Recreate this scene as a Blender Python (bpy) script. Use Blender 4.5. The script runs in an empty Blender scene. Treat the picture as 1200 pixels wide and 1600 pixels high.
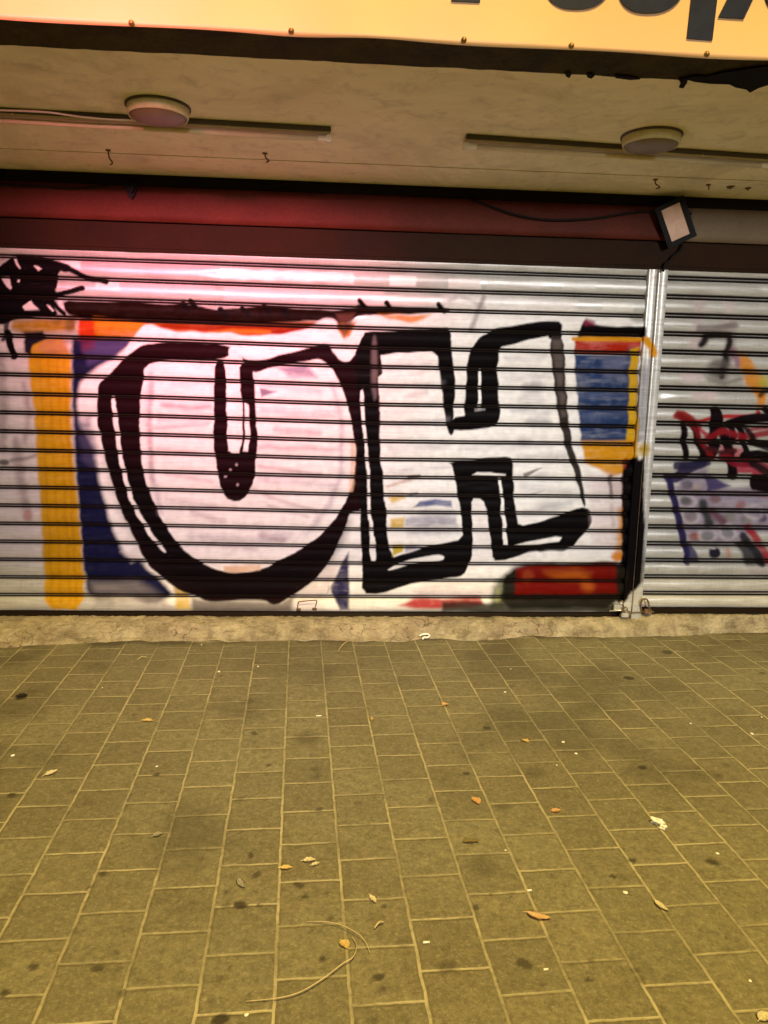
import bpy, bmesh, math, random
import numpy as np
from mathutils import Vector, Matrix
random.seed(7)
rng = np.random.default_rng(11)
S = bpy.context.scene
COL = S.collection

# ------------------------------------------------------------------ camera
F_PX = 1200.0
YAW, PITCH, ROLL = math.radians(4.0), math.radians(9.33), 0.0228
CAM = np.array([0.0, -4.9, 1.6])
fw = np.array([math.sin(YAW)*math.cos(PITCH), math.cos(YAW)*math.cos(PITCH), -math.sin(PITCH)])
r0 = np.array([math.cos(YAW), -math.sin(YAW), 0.0]); u0 = np.cross(r0, fw)
rt = math.cos(ROLL)*r0 + math.sin(ROLL)*u0
up = math.cos(ROLL)*u0 - math.sin(ROLL)*r0
cd = bpy.data.cameras.new('camera'); cam = bpy.data.objects.new('camera', cd); COL.objects.link(cam)
cd.sensor_fit = 'VERTICAL'; cd.sensor_height = 36.0; cd.lens = 36.0*F_PX/1600.0
cd.clip_start = 0.05; cd.clip_end = 2000
cam.matrix_world = Matrix(((rt[0], up[0], -fw[0], CAM[0]), (rt[1], up[1], -fw[1], CAM[1]),
                           (rt[2], up[2], -fw[2], CAM[2]), (0, 0, 0, 1)))
S.camera = cam

# survey helpers: where the measured points of the real place lie in metres
def on(x, y, ax, val):
    d = fw + (x-600)/F_PX*rt - (y-800)/F_PX*up
    return CAM + (val-CAM[ax])/d[ax]*d
def wall(x, y, Y=0.0):
    p = on(x, y, 1, Y); return Vector((p[0], Y, p[2]))
def ground(x, y, Z=0.0):
    p = on(x, y, 2, Z); return Vector((p[0], p[1], Z))
def design(X, Z):
    """flat design coordinates of the graffiti on the shutter plane"""
    dx, dy, dz = X-CAM[0], -CAM[1], Z-CAM[2]
    w = dx*fw[0]+dy*fw[1]+dz*fw[2]
    return 600+F_PX*(dx*rt[0]+dy*rt[1]+dz*rt[2])/w, 800-F_PX*(dx*up[0]+dy*up[1]+dz*up[2])/w

# ------------------------------------------------------------------ object helpers
def link(name, me, mat=None, parent=None):
    o = bpy.data.objects.new(name, me); COL.objects.link(o)
    if mat is not None:
        for m in (mat if isinstance(mat, (list, tuple)) else [mat]): me.materials.append(m)
    if parent is not None: o.parent = parent
    return o
def tag(o, label, cat, group=None, kind=None):
    o['label'] = label; o['category'] = cat
    if group: o['group'] = group
    if kind: o['kind'] = kind
    return o
def struct(o):
    o['kind'] = 'structure'; return o
def thing(name, label, cat, loc=(0, 0, 0), group=None):
    o = bpy.data.objects.new(name, None); COL.objects.link(o); o.location = loc
    o.empty_display_size = .1
    return tag(o, label, cat, group)
def bm_obj(name, bm, mat, parent=None, smooth=False, loc=None):
    me = bpy.data.meshes.new(name)
    bmesh.ops.recalc_face_normals(bm, faces=bm.faces)
    bm.to_mesh(me); bm.free()
    if smooth:
        for p in me.polygons: p.use_smooth = True
    o = link(name, me, mat, parent)
    if loc is not None: o.location = loc
    return o
def add_box(bm, lo, hi, bev=0.0, M=None):
    r = bmesh.ops.create_cube(bm, size=1.0)
    vs = r['verts']
    for v in vs:
        v.co = Vector(((lo[i]+hi[i])/2 + v.co[i]*(hi[i]-lo[i]) for i in range(3)))
    if bev > 0:
        es = list({e for v in vs for e in v.link_edges})
        g = bmesh.ops.bevel(bm, geom=es, offset=bev, segments=2, affect='EDGES')
        vs = list({v for f in g['faces'] for v in f.verts} | {v for v in vs if v.is_valid})
    if M is not None:
        for v in vs: v.co = M @ v.co
def add_tube(bm, pts, rad, n=8, cap=True):
    pts = [Vector(p) for p in pts]
    rads = rad if isinstance(rad, (list, tuple)) else [rad]*len(pts)
    rings = []
    ref = Vector((0.13, 0.31, 0.94))
    for i, p in enumerate(pts):
        t = (pts[min(i+1, len(pts)-1)] - pts[max(i-1, 0)]).normalized()
        a = t.cross(ref)
        if a.length < 1e-3: a = t.cross(Vector((1, 0, 0)))
        a.normalize(); b = t.cross(a)
        rings.append([bm.verts.new(p + rads[i]*(math.cos(2*math.pi*k/n)*a + math.sin(2*math.pi*k/n)*b)) for k in range(n)])
    for A, B in zip(rings, rings[1:]):
        for k in range(n): bm.faces.new((A[k], A[(k+1) % n], B[(k+1) % n], B[k]))
    if cap:
        bm.faces.new(rings[0]); bm.faces.new(rings[-1])
def add_lathe(bm, prof, c, n=48, axis='Z'):
    """prof: list of (r, h)"""
    rings = []
    for r, h in prof:
        if r < 1e-6: rings.append([bm.verts.new(Vector(c)+Vector((0, 0, h)))])
        else: rings.append([bm.verts.new(Vector(c)+Vector((r*math.cos(2*math.pi*k/n), r*math.sin(2*math.pi*k/n), h))) for k in range(n)])
    for A, B in zip(rings, rings[1:]):
        for k in range(n):
            a, b = A[k % len(A)], A[(k+1) % len(A)]; c2, d = B[(k+1) % len(B)], B[k % len(B)]
            f = []
            for v in (a, b, c2, d):
                if v not in f: f.append(v)
            if len(f) > 2: bm.faces.new(f)
def catmull(pts, n=8):
    P = [Vector(p) for p in pts]; P = [2*P[0]-P[1]] + P + [2*P[-1]-P[-2]]
    out = []
    for i in range(1, len(P)-2):
        for k in range(n):
            t = k/n
            out.append(0.5*((2*P[i]) + (-P[i-1]+P[i+1])*t + (2*P[i-1]-5*P[i]+4*P[i+1]-P[i+2])*t*t + (-P[i-1]+3*P[i]-3*P[i+1]+P[i+2])*t**3))
    out.append(P[-2]); return out
def prism(bm, pts, axis_vec):
    a = [bm.verts.new(p) for p in pts]; b = [bm.verts.new(Vector(p)+Vector(axis_vec)) for p in pts]
    bm.faces.new(a); bm.faces.new(list(reversed(b)))
    n = len(a)
    for i in range(n): bm.faces.new((a[i], b[i], b[(i+1) % n], a[(i+1) % n]))
def grid_mesh(name, V, nu, nv, smooth=True):
    """V: (nv*nu,3) row-major"""
    me = bpy.data.meshes.new(name)
    idx = np.arange(nu*nv).reshape(nv, nu)
    q = np.stack([idx[:-1, :-1], idx[:-1, 1:], idx[1:, 1:], idx[1:, :-1]], -1).reshape(-1, 4)
    me.vertices.add(len(V)); me.vertices.foreach_set('co', V.astype(np.float32).ravel())
    me.loops.add(q.size); me.loops.foreach_set('vertex_index', q.astype(np.int32).ravel())
    me.polygons.add(len(q)); me.polygons.foreach_set('loop_start', np.arange(0, q.size, 4, dtype=np.int32))
    me.polygons.foreach_set('loop_total', np.full(len(q), 4, dtype=np.int32))
    me.update(calc_edges=True)
    if smooth: me.polygons.foreach_set('use_smooth', np.ones(len(q), dtype=bool))
    return me

# ------------------------------------------------------------------ numpy noise
_P = rng.random((256, 256))
def vnoise(x, y):
    xi, yi = np.floor(x).astype(int), np.floor(y).astype(int)
    fx, fy = x-xi, y-yi
    fx = fx*fx*(3-2*fx); fy = fy*fy*(3-2*fy)
    g = lambda a, b: _P[a & 255, b & 255]
    return (g(xi, yi)*(1-fx)+g(xi+1, yi)*fx)*(1-fy) + (g(xi, yi+1)*(1-fx)+g(xi+1, yi+1)*fx)*fy
def fbm(x, y, o=4):
    s, a, t = 0, .5, 0
    for i in range(o):
        s = s + a*vnoise(x*2**i+17.3*i, y*2**i+5.1*i); t += a; a *= .5
    return s/t

# ------------------------------------------------------------------ material helper
class NT:
    def __init__(s, name):
        s.m = bpy.data.materials.new(name); s.m.use_nodes = True
        s.t = s.m.node_tree; s.b = s.t.nodes['Principled BSDF']
        s.tc = s.n('ShaderNodeTexCoord')
    def n(s, typ, **kw):
        nd = s.t.nodes.new(typ)
        for k, v in kw.items():
            if hasattr(nd, k): setattr(nd, k, v)
        return nd
    def l(s, a, b): s.t.links.new(a, b)
    def obj(s): return s.tc.outputs['Object']
    def noise(s, scale, detail=4, rough=.6, vec=None, dist=0.0):
        nd = s.n('ShaderNodeTexNoise'); nd.inputs['Scale'].default_value = scale
        nd.inputs['Detail'].default_value = detail; nd.inputs['Roughness'].default_value = rough
        nd.inputs['Distortion'].default_value = dist
        s.l(vec if vec is not None else s.obj(), nd.inputs['Vector']); return nd.outputs['Fac']
    def ramp(s, fac, stops):
        nd = s.n('ShaderNodeValToRGB'); e = nd.color_ramp.elements
        while len(e) < len(stops): e.new(.5)
        for i, (p, c) in enumerate(stops):
            e[i].position = p; e[i].color = (c, c, c, 1) if not isinstance(c, tuple) else (*c, 1)
        s.l(fac, nd.inputs['Fac']); return nd.outputs['Color']
    def mix(s, fac, a, b, mode='MIX'):
        nd = s.n('ShaderNodeMix', data_type='RGBA', blend_type=mode)
        for inp, v in ((nd.inputs['Factor'], fac), (nd.inputs['A'], a), (nd.inputs['B'], b)):
            pass
        ins = [i for i in nd.inputs if i.type == 'RGBA']
        f = nd.inputs[0]
        if isinstance(fac, (int, float)): f.default_value = fac
        else: s.l(fac, f)
        for inp, v in ((ins[0], a), (ins[1], b)):
            if isinstance(v, tuple): inp.default_value = (*v[:3], 1)
            else: s.l(v, inp)
        return [o for o in nd.outputs if o.type == 'RGBA'][0]
    def math(s, op, a, b=0.0, c=None):
        nd = s.n('ShaderNodeMath', operation=op)
        for i, v in enumerate((a, b) if c is None else (a, b, c)):
            if isinstance(v, (int, float)): nd.inputs[i].default_value = v
            else: s.l(v, nd.inputs[i])
        return nd.outputs[0]
    def bump(s, h, strength=.3, dist=.01, nrm=None):
        nd = s.n('ShaderNodeBump'); nd.inputs['Strength'].default_value = strength
        nd.inputs['Distance'].default_value = dist; s.l(h, nd.inputs['Height'])
        if nrm is not None: s.l(nrm, nd.inputs['Normal'])
        s.l(nd.outputs['Normal'], s.b.inputs['Normal']); return nd.outputs['Normal']
    def col(s, v):
        if isinstance(v, tuple): s.b.inputs['Base Color'].default_value = (*v, 1)
        else: s.l(v, s.b.inputs['Base Color'])
    def set(s, **kw):
        for k, v in kw.items():
            i = s.b.inputs[k.replace('_', ' ')]
            if isinstance(v, (int, float)): i.default_value = v
            else: s.l(v, i)
        return s.m
def mottled(name, c1, c2, scale=6, rough=.7, metal=0.0, bump=.15, fine=60, bdist=.004, spec=.5):
    t = NT(name); t.b.inputs['Specular IOR Level'].default_value = spec
    a = t.noise(scale, 5, .65); b = t.noise(fine, 3, .6)
    f = t.math('ADD', t.math('MULTIPLY', a, .7), t.math('MULTIPLY', b, .3))
    t.col(t.mix(t.ramp(f, [(.35, 0.0), (.65, 1.0)]), c1, c2))
    if bump: t.bump(b, bump, bdist)
    return t.set(Roughness=t.math('ADD', t.math('MULTIPLY', a, .25), rough-.12), Metallic=metal)

# ------------------------------------------------------------------ materials
M_ceiling = NT('ceiling_concrete')
_t = M_ceiling
_a = _t.noise(2.2, 6, .62); _b = _t.noise(90, 3, .7); _c = _t.noise(9, 5, .7, dist=.6)
_col = _t.mix(_t.ramp(_a, [(.35, 0.0), (.68, 1.0)]), (.72, .665, .45), (.84, .79, .56))
_col = _t.mix(_t.ramp(_c, [(.50, 0.0), (.70, .6)]), _col, (.44, .39, .29))
_t.col(_t.mix(_t.ramp(_b, [(.3, 0.0), (.75, .25)]), _col, (.82, .79, .68)))
_e = _t.noise(.9, 6, .7, dist=1.2)
_t.col(_t.mix(_t.ramp(_e, [(.47, 0.0), (.66, .42)]), _t.b.inputs['Base Color'].links[0].from_socket, (.42, .36, .22)))
_t.bump(_b, .25, .004); M_ceiling = _t.set(Roughness=.85)
M_beam = mottled('black_beam_paint', (.006, .005, .004), (.013, .010, .008), 4, .8, spec=.05)
M_red = mottled('red_fascia_paint', (.050, .010, .006), (.090, .020, .013), 2.4, .6, bump=.08, spec=.08)
M_beige = mottled('beige_fascia_paint', (.095, .066, .040), (.14, .10, .062), 3, .6, spec=.2)
M_brown = mottled('brown_box_paint', (.014, .0065, .003), (.026, .011, .005), 3, .65, spec=.06)
M_frame = mottled('sign_frame_paint', (.016, .012, .004), (.060, .047, .016), 7, .8, spec=.1)
M_metal = mottled('galvanised_steel', (.42, .42, .40), (.60, .60, .57), 9, .38, .65, .06)
M_rust = mottled('rusty_iron', (.07, .04, .022), (.20, .12, .06), 30, .75, .25, .3)
M_brass = mottled('screw_brass', (.16, .09, .03), (.30, .18, .06), 40, .45, .7, .1)
M_darkmetal = mottled('dark_lamp_casing', (.005, .005, .006), (.010, .009, .010), 20, .6, .0, spec=.12)
M_cable = mottled('cable_rubber', (.006, .005, .005), (.012, .010, .009), 40, .7, spec=.1)
M_wire = mottled('pale_wire', (.50, .46, .38), (.60, .56, .46), 40, .5)
M_batten = mottled('batten_enamel', (.50, .43, .28), (.62, .54, .37), 7, .6, spec=.2)
M_battendark = mottled('batten_base', (.045, .038, .026), (.075, .06, .04), 7, .6)
M_tube = mottled('unlit_tube_glass', (.52, .45, .29), (.62, .54, .37), 4, .35, 0, 0)
M_cap = mottled('white_end_cap', (.62, .56, .44), (.74, .68, .54), 20, .35)
M_rim = mottled('lamp_rim', (.46, .42, .22), (.64, .58, .33), 12, .5)
M_diff = mottled('dusty_diffuser', (.12, .085, .045), (.175, .125, .07), 7, .4)
M_floodglass = mottled('flood_glass', (.46, .30, .24), (.56, .38, .31), 9, .25, 0, .1)
M_letter = mottled('navy_letter_vinyl', (.006, .008, .022), (.010, .013, .032), 9, .5, spec=.12)
# banner vinyl
_t = NT('banner_vinyl'); _a = _t.noise(1.4, 4, .5); _b = _t.noise(160, 2, .5)
_t.col(_t.mix(_a, (.485, .295, .125), (.53, .325, .143))); _t.bump(_t.noise(7, 3), .12, .01)
M_banner = _t.set(Roughness=.45)
# sprayed shutter: paint attribute over galvanised slats
def shutter_mat(name):
    t = NT(name)
    at = t.n('ShaderNodeAttribute', attribute_name='paint')
    shade_at = t.n('ShaderNodeAttribute', attribute_name='gap_shade')
    mp = t.n('ShaderNodeMapping'); mp.inputs['Scale'].default_value = (1.0, 1.0, 14.0); t.l(t.obj(), mp.inputs['Vector'])
    mv = t.n('ShaderNodeMapping'); mv.inputs['Scale'].default_value = (60.0, 1.0, 2.0); t.l(t.obj(), mv.inputs['Vector'])
    st = t.noise(5, 5, .65, vec=mp.outputs['Vector']); vert = t.noise(4, 3, .6, vec=mv.outputs['Vector'])
    blot = t.noise(3.2, 5, .6)
    met = t.mix(t.ramp(st, [(.3, 0.0), (.7, 1.0)]), (.40, .395, .385), (.62, .62, .61))
    met = t.mix(t.ramp(blot, [(.5, 0.0), (.72, .55)]), met, (.34, .33, .32))
    scr = t.n('ShaderNodeMapping'); scr.inputs['Scale'].default_value = (3.0, 1.0, 70.0); scr.inputs['Rotation'].default_value = (0, .12, 0); t.l(t.obj(), scr.inputs['Vector'])
    sc1 = t.noise(3.0, 3, .6, vec=scr.outputs['Vector'], dist=.8)
    met = t.mix(t.ramp(sc1, [(.66, 0.0), (.70, .5)]), met, (.30, .27, .24))
    rst = t.noise(11, 6, .75)
    met = t.mix(t.ramp(rst, [(.60, 0.0), (.74, .6)]), met, (.30, .20, .13))
    met = t.mix(t.ramp(vert, [(.45, 0.0), (.8, .35)]), met, (.80, .80, .80))
    dirty = t.mix(t.ramp(st, [(.36, .30), (.6, 0.0)]), at.outputs['Color'], (.62, .55, .54), 'MULTIPLY')
    c = t.mix(at.outputs['Alpha'], met, dirty)
    c = t.mix(t.ramp(rst, [(.63, 0.0), (.78, .5)]), c, (.62, .52, .48), 'MULTIPLY')
    c = t.mix(t.ramp(sc1, [(.70, 0.0), (.73, .10)]), c, (.50, .48, .47))
    t.col(t.mix(shade_at.outputs['Fac'], c, (.012, .008, .006)))  # near-black mixed into the colour as shade in grooves and gaps
    nm = t.math('SUBTRACT', 1.0, at.outputs['Alpha'])
    nm2 = t.math('MULTIPLY', nm, t.math('SUBTRACT', 1.0, shade_at.outputs['Fac']))
    t.bump(t.noise(35, 3, .6), .06, .003)
    t.l(t.math('ADD', .015, t.math('MULTIPLY', nm2, .3)), t.b.inputs['Specular IOR Level'])
    return t.set(Metallic=t.math('MULTIPLY', nm2, .30),
                 Roughness=t.math('ADD', t.math('MULTIPLY', at.outputs['Alpha'], .12), t.math('ADD', .26, t.math('MULTIPLY', st, .16))))
M_shutter = shutter_mat('sprayed_shutter_steel')
# threshold
_t = NT('threshold_mortar'); _a = _t.noise(7, 7, .68); _b = _t.noise(45, 5, .7); _c = _t.noise(2.5, 4, .6)
_col = _t.mix(_t.ramp(_a, [(.35, 0.0), (.62, 1.0)]), (.17, .14, .09), (.46, .40, .29))
_col = _t.mix(_t.ramp(_b, [(.55, 0.0), (.75, .6)]), _col, (.13, .105, .07))
_t.col(_t.mix(_t.ramp(_c, [(.5, 0.0), (.75, .4)]), _col, (.42, .30, .24)))
_v = _t.n('ShaderNodeTexVoronoi'); _v.feature = 'DISTANCE_TO_EDGE'; _v.inputs['Scale'].default_value = 5.5
_w = _t.n('ShaderNodeVectorMath', operation='MULTIPLY_ADD'); _nn = _t.n('ShaderNodeTexNoise'); _nn.inputs['Scale'].default_value = 9; _t.l(_t.obj(), _nn.inputs['Vector']); _t.l(_nn.outputs['Color'], _w.inputs[0]); _w.inputs[1].default_value = (.25, .25, .25); _t.l(_t.obj(), _w.inputs[2]); _t.l(_w.outputs[0], _v.inputs['Vector'])
_k = _t.ramp(_v.outputs['Distance'], [(.0, .85), (.022, 0.0)])
_k = _t.math('MULTIPLY', _k, _t.ramp(_c, [(.42, 0.0), (.6, 1.0)]))
_t.col(_t.mix(_k, _t.b.inputs['Base Color'].links[0].from_socket, (.06, .045, .025)))
_s = _t.n('ShaderNodeMapping'); _s.inputs['Scale'].default_value = (.35, 1.6, 1.6); _t.l(_t.obj(), _s.inputs['Vector'])
_t.col(_t.mix(_t.ramp(_t.noise(16, 6, .75, vec=_s.outputs['Vector']), [(.54, 0.0), (.68, .8)]), _t.b.inputs['Base Color'].links[0].from_socket, (.12, .092, .05)))
_t.bump(_b, 1.0, .02); M_thresh = _t.set(Roughness=.9)
# pavers
_t = NT('concrete_pavers')
PA = math.radians(2.4)
at = _t.n('ShaderNodeAttribute', attribute_name='stain')
sep = _t.n('ShaderNodeSeparateXYZ'); 
wob = _t.n('ShaderNodeTexNoise'); wob.inputs['Scale'].default_value = 14; wob.inputs['Detail'].default_value = 3
_t.l(_t.obj(), wob.inputs['Vector'])
vs = _t.n('ShaderNodeVectorMath', operation='MULTIPLY_ADD'); _t.l(wob.outputs['Color'], vs.inputs[0])
vs.inputs[1].default_value = (.010, .010, 0); _t.l(_t.obj(), vs.inputs[2])
_t.l(vs.outputs[0], sep.inputs[0])
xr = _t.math('ADD', _t.math('MULTIPLY', sep.outputs[0], math.cos(PA)), _t.math('MULTIPLY', sep.outputs[1], math.sin(PA)))
yr = _t.math('ADD', _t.math('MULTIPLY', sep.outputs[0], -math.sin(PA)), _t.math('MULTIPLY', sep.outputs[1], math.cos(PA)))
cmb = _t.n('ShaderNodeCombineXYZ')
BW, RH = .209, .2
_t.l(_t.math('ADD', yr, 2.288+BW*40-.0035), cmb.inputs[0]); _t.l(_t.math('ADD', xr, .262+RH*40-.0035), cmb.inputs[1])
def brick(ms, sm):
    br = _t.n('ShaderNodeTexBrick'); br.offset = .5; br.offset_frequency = 2; br.squash = 1.0
    br.inputs['Scale'].default_value = 1.0; br.inputs['Mortar Size'].default_value = ms
    br.inputs['Mortar Smooth'].default_value = sm; br.inputs['Brick Width'].default_value = BW; br.inputs['Row Height'].default_value = RH
    br.inputs['Color1'].default_value = (0, 0, 0, 1); br.inputs['Color2'].default_value = (1, 1, 1, 1); br.inputs['Mortar'].default_value = (.5, .5, .5, 1)
    _t.l(cmb.outputs[0], br.inputs['Vector']); return br
br = brick(.0056, .45); brw = brick(.013, 1.0)
_a = _t.noise(1.3, 5, .6); _b = _t.noise(24, 6, .72); _g = _t.noise(140, 3, .8); _d = _t.noise(5.5, 5, .65)
base = _t.mix(_t.ramp(_b, [(.3, 0.0), (.7, 1.0)]), (.128, .120, .074), (.275, .255, .160))
base = _t.mix(_t.ramp(br.outputs['Color'], [(0.0, 0.0), (1.0, .55)]), base, (.118, .108, .066))
base = _t.mix(_t.ramp(_a, [(.42, 0.0), (.68, .5)]), base, (.120, .096, .050))
base = _t.mix(_t.ramp(_d, [(.57, 0.0), (.75, .5)]), base, (.088, .074, .036))
base = _t.mix(_t.ramp(_g, [(.56, 0.0), (.74, .75)]), base, (.36, .33, .22))
base = _t.mix(_t.ramp(_g, [(.26, .75), (.44, 0.0)]), base, (.075, .066, .046))
_h = _t.noise(62, 5, .75)
base = _t.mix(_t.ramp(_h, [(.34, .6), (.48, 0.0)]), base, (.085, .075, .042))
base = _t.mix(_t.ramp(_h, [(.54, 0.0), (.70, .6)]), base, (.33, .305, .20))
jn = _t.noise(2.6, 4, .7); jn2 = _t.noise(40, 3, .6)
jm = _t.math('MULTIPLY', br.outputs['Fac'], _t.ramp(jn, [(.38, .34), (.60, 1.0)]))
jm = _t.math('MULTIPLY', jm, _t.ramp(jn2, [(.25, .45), (.5, 1.0)]))
edge = _t.math('MULTIPLY', brw.outputs['Fac'], _t.ramp(_t.noise(9, 4, .7), [(.42, 0.0), (.6, .55)]))
base = _t.mix(edge, base, (.085, .070, .038))
base = _t.mix(jm, base, _t.mix(jn2, (.33, .30, .195), (.50, .46, .315)))
base = _t.mix(at.outputs['Fac'], base, (.040, .033, .016))
_t.col(base)
hh = _t.math('SUBTRACT', _t.math('MULTIPLY', _b, .25), _t.math('MULTIPLY', brw.outputs['Fac'], .6))
hh = _t.math('ADD', hh, _t.math('MULTIPLY', _g, .35))
_t.bump(hh, .8, .007)
M_pave = _t.set(Roughness=_t.math('SUBTRACT', .88, _t.math('MULTIPLY', _b, .2)))
M_asphalt = mottled('asphalt', (.04, .04, .038), (.065, .062, .056), 20, .9, 0, .4, 160)
M_kerb = mottled('kerb_stone', (.28, .26, .22), (.38, .35, .30), 8, .85, 0, .3)
def leafmat(n, c1, c2): return mottled(n, c1, c2, 60, .6, 0, .2, 220, .001)
M_lyellow = leafmat('yellow_leaf', (.82, .62, .24), (.90, .72, .34))
M_lorange = leafmat('orange_leaf', (.76, .47, .20), (.88, .62, .32))
M_lpale = leafmat('pale_leaf', (.84, .77, .55), (.92, .86, .68))
M_ltan = leafmat('tan_leaf', (.78, .55, .30), (.88, .66, .40))
M_lolive = leafmat('olive_leaf', (.22, .18, .06), (.32, .25, .09))
M_lblack = leafmat('black_leaf', (.015, .014, .010), (.03, .026, .018))
M_paper = mottled('white_paper', (.78, .77, .74), (.88, .87, .85), 30, .7, 0, .2)
M_greypaper = mottled('grey_scrap', (.42, .39, .32), (.56, .52, .43), 40, .7, 0, .2)
M_twig = mottled('dry_stalk', (.44, .36, .20), (.60, .50, .30), 40, .7, 0, .2)

# ------------------------------------------------------------------ the graffiti (paint layers, in design coordinates)
WHITE = (.82, .81, .81); BLACK = (.0045, .0035, .004); NAVY = (.008, .009, .042); BLUE = (.020, .042, .125)
YEL = (.54, .285, .008); RED = (.24, .006, .005); ORA = (.60, .19, .008); DBROWN = (.0085, .003, .002)
L = []
def chaikin(p, r=.22):
    p = np.array(p, float); q = np.roll(p, -1, 0)
    return np.stack([p*(1-r)+q*r, p*r+q*(1-r)], 1).reshape(-1, 2)
def poly(pts, c, a=1.0, s=1.6, tex=0.0):
    if max(c) < .07: tex *= .15
    p = np.array(pts, float)
    if len(p) > 7: p = chaikin(p, .2)
    L.append(('p', p, c, a, s, tex))
def stroke(pts, w, c, a=1.0, s=1.6, tex=0.0):
    if max(c) < .07: tex *= .15
    L.append(('s', np.array(pts, float), c, a, s, tex, w))
def ell(x, y, rx, ry, c, a=1.0, s=3, tex=0.0):
    poly([(x+rx*math.cos(t), y+ry*math.sin(t)) for t in np.linspace(0, 2*math.pi, 17)[:-1]], c, a, s, tex)
# --- reflections painted as pale and grey patches on the bare top slats
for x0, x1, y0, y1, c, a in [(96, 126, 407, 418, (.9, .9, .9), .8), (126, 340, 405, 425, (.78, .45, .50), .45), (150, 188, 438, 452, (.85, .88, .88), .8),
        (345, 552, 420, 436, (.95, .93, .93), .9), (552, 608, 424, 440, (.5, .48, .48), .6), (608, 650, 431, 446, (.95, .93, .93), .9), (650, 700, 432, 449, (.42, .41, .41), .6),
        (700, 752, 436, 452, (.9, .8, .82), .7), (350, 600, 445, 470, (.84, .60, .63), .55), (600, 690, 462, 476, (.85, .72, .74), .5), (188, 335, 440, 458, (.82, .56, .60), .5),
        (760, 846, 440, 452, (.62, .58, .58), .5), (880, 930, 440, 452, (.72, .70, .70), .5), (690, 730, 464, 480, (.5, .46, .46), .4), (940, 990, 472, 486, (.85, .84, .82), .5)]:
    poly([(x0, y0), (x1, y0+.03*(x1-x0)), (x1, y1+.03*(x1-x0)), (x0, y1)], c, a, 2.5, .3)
# --- left margin: pale paint with brown drips
poly([(-400, 500), (45, 520), (60, 700), (72, 880), (-400, 880)], (.62, .56, .56), .75, 8, .5)
for p, w in [([(2, 560), (6, 640), (4, 700)], 14), ([(38, 600), (46, 640), (40, 690)], 8), ([(26, 690), (32, 740), (40, 790)], 14), ([(-60, 600), (-50, 800)], 18)]:
    stroke(p, w, (.17, .11, .12), .55, 6, .5)
ell(44, 805, 8, 10, (.30, .05, .05), .6, 4); ell(8, 723, 9, 5, BLACK, .8, 3)
stroke([(20, 720), (60, 712)], 5, DBROWN, .6, 4)
# --- white ground of the big piece
poly([(112, 525), (560, 505), (590, 492), (720, 478), (905, 480), (1004, 500), (1004, 690), (992, 900), (960, 935), (560, 953), (440, 948), (120, 945)], WHITE, 1, 5, .18)
poly([(690, 455), (900, 470), (905, 500), (690, 500)], (.78, .74, .75), .7, 8, .3)
# --- bands along the top left
poly([(125, 497), (560, 505), (560, 528), (125, 530)], (.42, .16, .010), 1, 4, .2)
poly([(245, 505), (480, 507), (482, 524), (400, 526), (330, 520), (250, 514)], (.20, .012, .006), .95, 5, .2)
stroke([(330, 520), (380, 517), (420, 520)], 6, (.55, .20, .02), .8, 4, .4)
stroke([(130, 502), (330, 505), (540, 508)], 5, (.16, .02, .006), .8, 4, .4)
poly([(100, 469), (140, 470), (173, 472), (207, 469), (253, 476), (293, 473), (333, 484), (377, 482), (410, 478), (457, 480), (517, 485), (577, 480), (690, 483), (690, 488), (600, 492), (566, 493), (532, 508), (517, 498), (500, 502), (450, 504), (400, 506), (233, 504), (123, 499), (104, 490)], DBROWN, 1, 2, .1)
for x, y in [(285, 474), (297, 470), (345, 483), (378, 482), (412, 478), (440, 484), (562, 471), (603, 473), (685, 476)]:
    stroke([(x, y), (x+9, y+10)], 8, BLACK, 1, 1.6)
stroke([(560, 480), (700, 484)], 6, DBROWN, .9, 2)
poly([(590, 491), (672, 492), (660, 500), (640, 504), (610, 499)], ORA, .9, 4, .4)
stroke([(535, 508), (534, 534)], 10, (.50, .24, .06), .9, 3, .3)
poly([(525, 490), (555, 490), (545, 520), (538, 530), (528, 512)], (.10, .04, .03), .8, 4, .3)
# --- navy panel at the left
poly([(110, 527), (125, 527), (200, 530), (204, 537), (173, 563), (133, 587), (124, 600), (122, 640), (126, 668), (142, 687), (153, 733), (160, 773), (170, 807), (179, 833), (194, 865), (222, 876), (238, 897), (257, 913), (270, 930), (240, 945), (200, 930), (140, 935), (132, 905), (118, 750)], NAVY, 1, 5, .12)
poly([(150, 530), (202, 530), (203, 537), (173, 562), (140, 570), (128, 545)], (.07, .06, .17), .8, 6, .5)
poly([(120, 655), (140, 650), (152, 700), (150, 735), (130, 720)], (.07, .06, .13), .7, 7, .5)
poly([(142, 910), (215, 908), (250, 930), (270, 950), (150, 946)], (.24, .22, .23), .75, 10, .5)
poly([(190, 862), (214, 857), (222, 872), (205, 878)], (.70, .66, .68), .8, 5, .5)
stroke([(148, 502), (200, 507), (236, 516)], 14, (.48, .20, .012), 1, 3, .3)
poly([(123, 500), (147, 502), (149, 530), (124, 530)], (.42, .035, .008), 1, 4, .3)
poly([(125, 528), (149, 528), (148, 545), (130, 550)], (.12, .02, .06), .8, 5, .3)
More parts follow.
